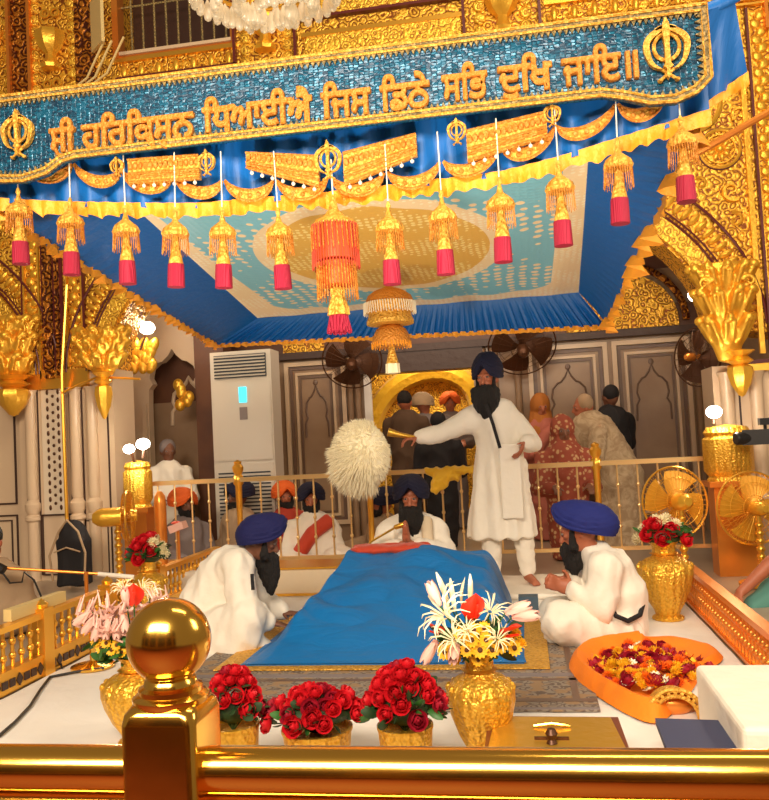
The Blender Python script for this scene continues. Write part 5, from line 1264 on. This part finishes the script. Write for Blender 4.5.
b.tube([onz(104, 668, .025), onz(75, 672, .022), onz(50, 677, .022), onz(40, 690, .022), onz(30, 706, .022), onz(15, 722, .022), onz(0, 735, .022), onz(-15, 745, .022)], .007, 6)
b.build('cable', 'cable', g, world=True)
g = thing('brass_stand', 'small brass stand with round foot in front of the pale orchids', 'stand', onz(93, 667, .012))
c = onz(93, 667, .014); b = MB(); b.lathe([(0, 0), (.115, 0), (.115, .012), (.05, .02), (.015, .035), (.012, .30), (.02, .31), (0, .32)], c, 24).build('foot_and_stem', 'gold', g, world=True)
c = at(757, 437, 6.36); g = thing('video_camera', 'black video camera poking in from the right edge', 'camera', (c.x+.12, c.y, 0))
MB().obox(c+V((.04, 0, 0)), (.13, -.03, 0), (.02, .06, 0), (0, 0, .055)).build('camera_body', 'black', g, False, world=True)
MB().lathe([(.0, 0), (.045, 0), (.048, .09), (.04, .1), (0, .1)], c+V((-.06, 0, -.005)), 18, (-1, -.3, 0)).build('lens', 'black', g, world=True)
MB().obox(c+V((.06, 0, .11)), (.04, 0, 0), (0, .03, 0), (0, 0, .025)).tube([c+V((.06, 0, .05)), c+V((.06, 0, .1))], .012, 6).build('viewfinder', 'black', g, False, world=True)
MB().tube([c+V((.12, 0, -.05)), (c.x+.12, c.y, .4)], .02, 8).tube([(c.x+.12, c.y, .5), (c.x+.35, c.y-.15, .01)], .012, 6).tube([(c.x+.12, c.y, .5), (c.x+.14, c.y+.1, .01)], .012, 6).tube([(c.x+.12, c.y, .5), (c.x+.36, c.y+.15, .01)], .012, 6).build('tripod', 'black', g, world=True)
c = at(690, 170, 4.6); g = thing('gilt_pole', 'slanted orange gold pole beside the right corner of the canopy', 'pole', c)
MB().tube([at(640, 186, 4.4), at(769, 112, 4.2), at(800, 95, 4.15)], .018, 8).build('pole', 'copper', g, world=True)
g = thing('yellow_bag', 'bright yellow cloth bundle tied to the railing beside the praying man', 'cloth', at(450, 480, 6.8)); b = MB(); b.tube([at(425, 472, 6.85), at(455, 470, 6.83), at(478, 470, 6.85)], .035, 10); b.tube([at(445, 472, 6.84), at(440, 482, 6.82), at(433, 492, 6.82)], [.06, .07, .035], 10); b.tube([at(445, 472, 6.84), at(460, 478, 6.84)], [.06, .03], 10)
blob('cloth', b, 'yellowcloth', g, .012, 3, folds(.01, (14, 14, 14)), world=True)

# ================================================================ VASES
def vase(label, c, base, H, Rm, m='vasegold', name='flower_vase', neck=.42, lobes=12, prof=None):
    g = thing(name, label, 'vase', (c[0], c[1], base)); p = prof or [(0, 0), (.55, 0), (.58, .03), (.42, .06), (.48, .12), (.70, .25), (.90, .42), (1.0, .56), (1.0, .64), (.93, .71), (.72, .77), (.50, .80), (neck, .83), (neck, .94), (neck*1.3, 1.0), (neck*1.15, 1.0), (neck*.9, .95), (0, .94)]
    vb = MB().lathe([(r*Rm, z*H) for r, z in p], n=48, lobes=lobes, amp=.022)
    if prof is None:
        MB().lathe([(neck*Rm*1.02, .835*H), (neck*Rm*1.28, .845*H), (neck*Rm*1.02, .86*H)], n=24).build('neck_ring', 'gold_satin', g)
        for k in range(12):
            t = 2*pi*k/12; e = V((cos(t), sin(t), 0)); vb.ell(e*Rm*.93+V((0, 0, .68*H)), (.12*Rm, .12*Rm, .05*H), 8, 6)
    vb.build('body', m, g)
    return g
cF = (at(481, 700, 2.95).x, 2.95)
ztop = at(480, 652, 2.95).z
vase('large hammered gold vase standing front and centre right of the roses', cF, .012, ztop-.012, .118)
cR = (.78, 5.12); vase('embossed gold vase on the floor at the right below the round fan', cR, .012, at(668, 541, 5.12).z-.012, .158)
cL = at(149, 600, 5.1); vase('gold vase at the left rear holding red and white flowers', (cL.x, 5.1), .012, at(149, 560, 5.1).z-.012, .125)
cO = at(137, 690, 3.1); vase('rounded gold vase half hidden behind the ball finial', (cO.x, 3.1), .012, at(130, 655, 3.1).z-.012, .135)
pots = []
for px, py, Y, rr, lab in ((233, 723, 2.72, .085, 'small hammered gold pot of roses just right of the square post'), (317, 727, 2.78, .115, 'widest hammered gold pot, middle of the three rose pots'), (405, 724, 2.74, .088, 'small hammered gold pot of roses next to the large front vase')):
    p = at(px, py, Y); pots.append((p, rr)); vase(lab, (p.x, Y), .012, p.z-.012, rr, prof=[(0, 0), (.7, 0), (.78, .1), (.95, .6), (1.0, .9), (1.04, .95), (1.04, 1.0), (.95, 1.0), (.9, .92), (0, .9)], name='flower_pot', lobes=0)

# ================================================================ FLOWERS
def petal_mb(b, base, d, n, L_, W_, cup=.3, nu=4, nv=4):
    """petal from base along d, opening towards n"""
    d = V(d).normalized(); n = V(n); n = (n-d*n.dot(d)).normalized(); s = d.cross(n)
    def fn(u, v):
        w_ = W_*(sin(pi*min(1, .12+v*.80))**.7)*(1 if v < .95 else .6); x = (u-.5)*2
        return V(base)+d*(L_*v)+s*(x*w_)+n*(cup*L_*(-(1-x*x)*.5*sin(pi*v)+.55*v*v))
    b.surf(fn, nu, nv)
def rose_mesh(m, r=.024, seed=0):
    rn = random.Random(seed); b = MB()
    b.ell((0, 0, r*.1), (r*.38, r*.38, r*.6), 8, 6)
    for layer, (q, h, np_, til) in enumerate(((.30, .9, 3, .1), (.55, .85, 4, .25), (.80, .70, 5, .5), (1.0, .45, 6, .95))):
        for k in range(np_):
            t = 2*pi*(k+.5*layer)/np_+rn.uniform(-.1, .1); e = V((cos(t), sin(t), 0)); d = (V((0, 0, 1))*cos(til)+e*sin(til))
            petal_mb(b, e*(r*q*.35)+V((0, 0, -r*.45)), d, -e, r*(1.25), r*(.45+.14*layer), .35)
    return b.mesh('rose_bloom', M[m])
def leaf_mesh(m, L_=.05, W_=.013, name='leaf'):
    b = MB(); petal_mb(b, (0, 0, 0), (0, 0, 1), (0, -1, 0), L_, W_, .2); return b.mesh(name, M[m])
def daisy_mesh(m, r=.028, n=12, centre='seed'):
    b = MB()
    for k in range(n):
        t = 2*pi*k/n; e = V((cos(t), sin(t), 0)); petal_mb(b, e*r*.2, e+V((0, 0, .15)), (0, 0, 1), r*.85, r*.24, .25, 2, 3)
    me = b.mesh('daisy_bloom', M[m]); nf = len(me.polygons)
    b2 = MB(); b2.v = b.v; b2.f = b.f; b2.ell((0, 0, .004), (r*.33, r*.33, r*.2), 10, 6); me = b2.mesh('daisy_bloom', M[m]); me.materials.append(M[centre])
    for p in me.polygons[nf:]: p.material_index = 1
    return me
def mum_mesh(m, r=.03, seed=1, n=46):
    rn = random.Random(seed); b = MB()
    for k in range(n):
        z = 1-(k+.5)/n*1.15; q = sqrt(max(0, 1-z*z)); t = k*2.4; e = V((q*cos(t), q*sin(t), z)); petal_mb(b, e*r*.25, e, V((0, 0, 1)) if z < .9 else V((1, 0, 0)), r*.8, r*.16, .3, 2, 2)
    b.ell((0, 0, 0), (r*.5,)*3, 8, 6); return b.mesh('chrysanthemum_bloom', M[m])
def place(mesh, name, parent, p, d, s=1.0, spin=None):
    o = bpy.data.objects.new(name, mesh); C.objects.link(o); o.parent = parent; o.location = p
    q = V(d).normalized().to_track_quat('Z', 'Y'); o.rotation_mode = 'QUATERNION'
    from mathutils import Quaternion
    o.rotation_quaternion = q @ Quaternion((0, 0, 1), random.uniform(0, 6.28) if spin is None else spin); o.scale = (s,)*3; return o
roseA, roseB = rose_mesh('redrose', .026, 1), rose_mesh('crimsonrose', .026, 2)
dleaf, gleaf = leaf_mesh('darkleaf', .055, .017), leaf_mesh('leaf', .06, .016)
def stems(b, c, pts, m, parent):
    for p in pts: b.tube([c, V(c).lerp(p, .5)+V((0, 0, .02)), p], .0025, 4)
    b.build('stems', m, parent)
def dome(n, rx, ry, h, seed):
    rn = random.Random(seed); out = []
    for k in range(n):
        t = k*2.399+rn.uniform(-.2, .2); q = sqrt((k+.5)/n); z = h*(1-q*q*.85); out.append((V((rx*q*cos(t), ry*q*sin(t), z+rn.uniform(-.012, .012))), V((q*cos(t), q*sin(t)-.25, .25+.9*(1-q)))))
    return out
for (p, rr), (rx, h, n, lab, sd) in zip(pots, ((.095, .165, 22, 'bunch of red roses spilling from the pot beside the square post', 3), (.175, .105, 34, 'wide low bunch of crimson roses in the middle pot', 5), (.135, .175, 32, 'round full bunch of red roses right of centre by the large vase', 8))):
    g = thing('rose_bouquet', lab, 'roses', (p.x, p.y, p.z+.025)); ds = dome(n, rx, rx*.8, h*.92, sd)
    for i, (q, d) in enumerate(ds): place(roseA if (i*7+sd) % 5 else roseB, 'rose_bloom', g, q, d, random.uniform(.85, 1.15))
    rn = random.Random(sd)
    for k in range(60):
        t = rn.uniform(0, 6.28); q = rn.uniform(.4, 1.05); e = V((cos(t), sin(t), rn.uniform(-.5, .7)))
        place(dleaf if k % 4 else gleaf, 'leaf', g, V((rx*q*.8*cos(t), rx*.8*q*.8*sin(t), h*(1-q*q*.85)*rn.uniform(.25, .9))), e, rn.uniform(.6, 1.1))
    b = MB(); b.ell((0, 0, h*.30), (rx*.75, rx*.62, h*.45), 14, 10); b.build('foliage_mass', 'darkleaf', g); stems(MB(), V((0, 0, -.05)), [q for q, d in ds], 'darkleaf', g)
# front mixed bouquet
def spider_mesh(m, L_=.09, n=24, seed=2, name='spider_bloom', wd=.0034, drop=.5):
    rn = random.Random(seed); b = MB()
    for k in range(n):
        t = 2*pi*k/n*3.7; e = V((cos(t), sin(t), 0)); up = rn.uniform(.1, 1.2); l = L_*rn.uniform(.7, 1.1); P = [e*(.01)+V((0, 0, 0)), e*l*.4+V((0, 0, l*up*.45)), e*l*.8+V((0, 0, l*up*.5)), e*l*1.05+V((0, 0, l*(up*.5-drop*.4)))]
        b.tube(P, [wd*.6, wd, wd*.8, wd*.25], 4)
    return b.mesh(name, M[m])
def spathe_mesh(m, r=.04):
    b = MB()
    def fn(u, v):
        t = (u-.5)*2; w_ = sin(pi*min(1, v*.9+.1))**.8*(1-.55*v**3); return V((t*w_*r, -.25*r*(1-t*t)*0+.45*r*t*t*w_, v*r*2.3-.2*r))
    b.surf(fn, 8, 10); b.cap((0, -.012, .01), (0, -.02, .055), .005, .004, 6); return b.mesh('anthurium_bloom', M[m])
spc, spp = spider_mesh('creampetal'), spider_mesh('pinkpetal', .085, 18, 5, 'orchid_bloom', .0075, 1.5)
spath = spathe_mesh('anthurium'); lily = MB()
for k in range(5): t = 2*pi*k/5; e = V((cos(t), sin(t), 0)); petal_mb(lily, (0, 0, 0), V((0, 0, 1))+e*.28, -e, .11, .020, .2)
lily = lily.mesh('lily_bloom', M['pinkpetal']); dais = daisy_mesh('yellowpetal'); mumw, mumy = mum_mesh('creampetal'), mum_mesh('yellowpetal', .028, 2)
blade = leaf_mesh('creampetal', .10, .010, 'pale_blade'); 
cc_ = V((cF[0], cF[1], ztop-.01)); g = thing('mixed_bouquet', 'mixed bouquet of daisies, scarlet anthuriums and white spider flowers in the large front vase', 'bouquet', cc_)
def rel(px, py, Y): return at(px, py, Y)-cc_
pts = []
def add(me, nm, px, py, Y, d, s=1.0, spin=None): p = rel(px, py, Y); pts.append(p); place(me, nm, g, p, d, s, spin)
add(spath, 'anthurium_bloom', 474, 618, 2.86, (.15, -.35, 1), 1.15, 0); add(spath, 'anthurium_bloom', 503, 634, 2.84, (.9, -.5, .45), 1.0, 0); add(spath, 'anthurium_bloom', 441, 632, 2.86, (-.6, -.5, .5), .8, 0)
for px, py, Y, s in ((446, 616, 2.84, 1.15), (455, 640, 2.80, .9), (490, 612, 2.92, .8), (497, 640, 2.80, .65), (468, 632, 2.78, .6)): add(spc, 'spider_bloom', px, py, Y, ((px-475)/60, -.5, .6), s)
for px, py, d in ((505, 613, (1, -.1, .35)), (512, 617, (1, -.2, .1)), (436, 640, (-.5, -.4, -.8)), (456, 640, (-.1, -.8, -.6)), (440, 606, (-.4, -.1, 1))): add(lily, 'lily_bloom', px, py, 2.84, d, .85)
for px, py, d in ((455, 610, (-.15, 0, 1)), (462, 608, (.05, 0, 1)), (470, 606, (.12, 0, 1)), (448, 602, (-.3, 0, 1))): add(blade, 'pale_blade', px, py, 2.92, d, 1.1)
rn = random.Random(11)
for k in range(15):
    px, py = (461, 634, 472, 640, 480, 650, 467, 650, 486, 640, 492, 650, 452, 648, 474, 630, 500, 646, 445, 652, 508, 640, 484, 628, 478, 660, 514, 648, 455, 658)[2*k:2*k+2]; add(dais, 'daisy_bloom', px, py, 2.80+.004*k, ((px-477)/70, -1, .3), rn.uniform(.75, 1.05))
for px, py in ((515, 634), (520, 644), (442, 648)): add(mumy, 'chrysanthemum_bloom', px, py, 2.88, (.3, -.5, .6), .8)
for k in range(70):
    t = rn.uniform(0, 6.28); q = rn.uniform(.3, 1); place(gleaf if k % 3 else dleaf, 'leaf', g, V((.12*q*cos(t), .09*q*sin(t), rn.uniform(.0, .09))), V((cos(t), sin(t), rn.uniform(-.3, .8))), rn.uniform(.8, 1.2))
MB().ell((0, .01, .055), (.10, .08, .06), 14, 10).build('foliage_mass', 'darkleaf', g); stems(MB(), V((0, 0, -.06)), pts, 'leaf', g)
# rear bouquets
def posy(label, c, z, blooms, rx, h, seed):
    g = thing('flower_posy', label, 'bouquet', (c[0], c[1], z)); rn = random.Random(seed); ds = dome(len(blooms), rx, rx*.8, h, seed)
    for (q, d), (me, nm, s) in zip(ds, blooms): place(me, nm, g, q, d, s)
    for k in range(46):
        t = rn.uniform(0, 6.28); q = rn.uniform(.4, 1); place(gleaf if k % 2 else dleaf, 'leaf', g, V((rx*q*.9*cos(t), rx*q*.8*sin(t), h*rn.uniform(.05, .6))), V((cos(t), sin(t), rn.uniform(-.3, .5))), 1.1)
    MB().ell((0, 0, h*.3), (rx*.8, rx*.7, h*.4), 12, 8).build('foliage_mass', 'darkleaf', g)
mw, mr, my = (mumw, 'chrysanthemum_bloom', 1.35), (roseA, 'rose_bloom', 1.5), (mumy, 'chrysanthemum_bloom', 1.2)
posy('posy of white chrysanthemums and red roses in the right rear vase', cR, at(668, 541, 5.12).z-.01, [mw, mw, mw, mr, mr, mw, mr, mr, my, mw, mr, mr, mr, mw, my, mr, mr, mw, mr], .145, .15, 4)
posy('posy of red roses and cream chrysanthemums in the left rear vase', (cL.x, 5.1), at(149, 560, 5.1).z-.01, [mr, mw, mr, mw, mr, mw, mw, mr, mw, my, mr, mw, mr, mw, mw, mr, mw], .13, .16, 6)
# left pale orchid bouquet
cc_ = V((cO.x, 3.1, at(130, 655, 3.1).z)); g = thing('orchid_bouquet', 'drooping pale pink orchids with one scarlet anthurium, left of the ball finial', 'bouquet', cc_); pts = []
for px, py, Y, s in ((104, 612, 3.1, 1.2), (120, 608, 3.05, 1.1), (97, 622, 3.05, 1.0), (112, 628, 3.0, .9), (150, 602, 3.1, .9)): add(spp, 'orchid_bloom', px, py, Y, ((px-115)/60, -.4, -.4), s)
for px, py, d in ((96, 616, (-.6, -.2, -.8)), (101, 620, (-.3, -.3, -1)), (108, 618, (.0, -.3, -1)), (116, 618, (.15, -.3, -1)), (122, 612, (.3, -.3, -.9)), (92, 612, (-.8, -.2, -.5)), (127, 606, (.1, -.4, 1))): add(lily, 'lily_bloom', px, py, 3.0, d, .75)
add(spath, 'anthurium_bloom', 134, 604, 3.0, (.15, -.3, 1), 1.05, 0)
for k in range(10): add(dais, 'daisy_bloom', 96+k*5.2, 641+(k*7 % 12), 3.0, (0, -1, .3), .8)
for px, py in ((142, 590), (150, 596), (124, 590)): add(spc, 'spider_bloom', px, py, 3.08, (0, -.3, 1), .6)
rn = random.Random(12)
for k in range(40): place(gleaf, 'leaf', g, V((rn.uniform(-.14, .08), rn.uniform(-.1, .05), rn.uniform(-.02, .09))), V((rn.uniform(-1, 1), -.5, rn.uniform(-.4, .8))), 1.0)
stems(MB(), V((0, 0, -.06)), pts, 'leaf', g); MB().ell((-.04, .0, .03), (.09, .07, .05), 12, 8).build('foliage_mass', 'leaf', g)

# ================================================================ RIGHT FOREGROUND
g = thing('saffron_cloth', 'saffron orange cloth spread over the sheet under the loose petals', 'cloth', (.5, 4.1, .02))
oc = [(569, 664), (585, 650), (612, 645), (650, 640), (690, 643), (716, 652), (722, 660), (700, 672), (690, 690), (668, 714), (655, 722), (628, 712), (600, 695), (578, 680)]
P = [onz(px, py, .02) for px, py in oc]; 
for _ in range(2): P = [q for i in range(len(P)) for q in (P[i].lerp(P[(i+1) % len(P)], .25), P[i].lerp(P[(i+1) % len(P)], .75))]
ctr = sum(P, V())/len(P); P = [ctr+(p-ctr)*1.05 for p in P]
def oc_fn(u, v):
    t = u*len(P); i = int(t) % len(P); e = P[i].lerp(P[(i+1) % len(P)], t-int(t)); p = ctr.lerp(e, v)
    h = .035+.05*exp(-((v-.86)/.10)**2)*(1 if p.x < .55 else .4) + .006*noise.noise(V((p.x*12, p.y*12, 0)))
    if v > .97: h = .015
    return V((p.x-.5, p.y-4.1, h-.02+.003))
MB().surf(oc_fn, 168, 16).build('cloth', 'orange', g)
kinds = [(mum_mesh('yellowpetal', .026, 3), 'marigold', 'yellow marigold head in the petal heap on the saffron cloth', 'marigold', 'yellow marigolds on the saffron cloth'),
         (mum_mesh('orangepetal', .026, 4), 'marigold', 'orange marigold head in the petal heap on the saffron cloth', 'marigold', 'orange marigolds on the saffron cloth'),
         (rose_mesh('crimsonrose', .026, 5), 'cut_rose', 'dark red rose head in the petal heap on the saffron cloth', 'rose', 'red rose heads on the saffron cloth'),
         (daisy_mesh('whitepetal', .028, 9, 'creampetal'), 'white_blossom', 'small white blossom lying on the petal heap on the saffron cloth', 'blossom', 'white blossoms on the saffron cloth')]
for me, nm, *_ in kinds: me.name = nm
rn = random.Random(21); n = 0
while n < 110:
    px, py = rn.gauss(650, 26), rn.gauss(668, 12)
    if ((px-648)/54)**2+((py-668)/25)**2 > 1: continue
    q = 1-((px-648)/54)**2-((py-668)/25)**2; p = onz(px, py, .05+.07*max(0, q)); k = rn.choice((0, 0, 1, 1, 2, 2, 3)); me, nm, lab, cat, grp = kinds[k]
    o = place(me, nm, None, p, (rn.uniform(-.6, .6), rn.uniform(-.8, .2), 1), rn.uniform(.8, 1.3)); tag(o, lab, cat, grp); n += 1
g = thing('petal_heap_base', 'bed of mixed loose petals under the flower heads on the saffron cloth', 'petals', (.5, 4.1, .04)); c = onz(648, 669, .04)
b = MB()
for k in range(260):
    a, q = rn.uniform(0, 6.28), sqrt(rn.random()); p = V((c.x+.28*q*cos(a), c.y+.24*q*sin(a), .045+.055*(1-q*q))); b2 = V((rn.uniform(-1, 1), rn.uniform(-1, 1), rn.uniform(.0, .6)))
    petal_mb(b, (p.x-.5, p.y-4.1, p.z-.04), b2, (0, 0, 1), .035, .014, .4, 2, 2)
o = b.build('petals', 'orangepetal', g); g['kind'] = 'stuff'
o.data.materials.append(M['crimsonrose']); o.data.materials.append(M['yellowpetal'])
for i, p in enumerate(o.data.polygons): p.material_index = ((i//4)*7 % 5) % 3 if ((i//4)*7 % 5) else 1
g = thing('white_draped_table', 'low white cloth covered table cut off at the right edge', 'table', (.95, 3.7, .01))
q0 = onz(694, 664, .25); b = MB(); pl_ = [onz(694, 663, .25), onz(800, 661, .25)]
bx0 = onz(694, 663, .25).x
b.box(bx0, bx0+.7, 2.6, q0.y, .012, .25); 
o = b.build('cloth_cover', 'white', g, False, world=True); bv = o.modifiers.new('b', 'BEVEL'); bv.width = .02; bv.segments = 3
g = thing('book_cover', 'dark slate blue flat folder lying at the bottom right', 'folder', (.58, 2.8, .2))
F = [onz(655, 718, .16), onz(749, 721, .16), onz(772, 752, .16), onz(668, 752, .16)]
b = MB(); b.add([(p.x, p.y, z) for z in (.14, .16) for p in F], [(0, 1, 2, 3), (7, 6, 5, 4), (0, 4, 5, 1), (1, 5, 6, 2), (2, 6, 7, 3), (3, 7, 4, 0)]); b.build('cover', 'folder', g, False, world=True)
b = MB(); xs = [p.x for p in F]; ys = [p.y for p in F]; b.box(min(xs)+.03, max(xs)-.05, min(ys)+.02, max(ys)-.02, .012, .139); o = b.build('white_stack', 'white', g, False, world=True)
g = thing('gold_book_box', 'flat gold box with maroon frame lying right of the large vase', 'box', (.06, 2.85, .15))
F = [onz(488, 716, .15), onz(618, 717, .15), onz(632, 756, .15), onz(484, 756, .15)]; G = [F[0].lerp(F[2], .06), F[1].lerp(F[3], .06), F[2].lerp(F[0], .02), F[3].lerp(F[1], .02)]
b = MB(); b.add([(p.x, p.y, z) for z in (.012, .15) for p in F], [(0, 1, 2, 3), (7, 6, 5, 4), (0, 4, 5, 1), (1, 5, 6, 2), (2, 6, 7, 3), (3, 7, 4, 0)]); b.build('frame', 'trayframe', g, False, world=True)
b = MB(); b.add([(p.x, p.y, z) for z in (.15, .156) for p in G], [(0, 1, 2, 3), (7, 6, 5, 4), (0, 4, 5, 1), (1, 5, 6, 2), (2, 6, 7, 3), (3, 7, 4, 0)]); b.build('gold_lid', 'lidgold', g, False, world=True)
c = onz(552, 743, .158); b = MB(); b.box(c.x-.055, c.x+.055, c.y+.03, c.y+.036, .156, .166).lathe([(0, 0), (.018, 0), (.012, .012), (.02, .03), (.012, .045), (0, .048)], c, 14); b.build('knob', 'bronze', g, world=True)
c = onz(552, 727, .158); MB().tube([c+V((-.06, 0, .004)), c+V((0, 0, .012)), c+V((.06, 0, .004))], .005, 6).build('handle', 'gold', g, world=True)
c = onz(676, 716, .02); g = thing('gold_crown_cover', 'small domed gold lace cover beside the blue folder', 'cover', (c.x, c.y, .012))
b = MB()
def cap_fn(u, v):
    t = pi*u; r = .105; return V((-r*cos(t)*(1-.12*v), .13*v-.02*sin(t), r*1.05*sin(t)*(1-.15*v)))
b.surf(cap_fn, 26, 8).build('dome', 'thread', g)
b = MB(); b.tube([(-.107*cos(pi*k/24), -.01, .112*sin(pi*k/24)) for k in range(25)], .010, 6).tube([(-.085*cos(pi*k/24), -.012, .088*sin(pi*k/24)) for k in range(25)], .008, 6)
for k in range(13): b.ell((-.097*cos(pi*k/12), -.018, .10*sin(pi*k/12)), (.008, .006, .008), 8, 6)
b.build('lace_edge', 'thread', g); MB().ell((0, .07, .035), (.088, .05, .045), 16, 8).build('copper_lining', 'copper', g)
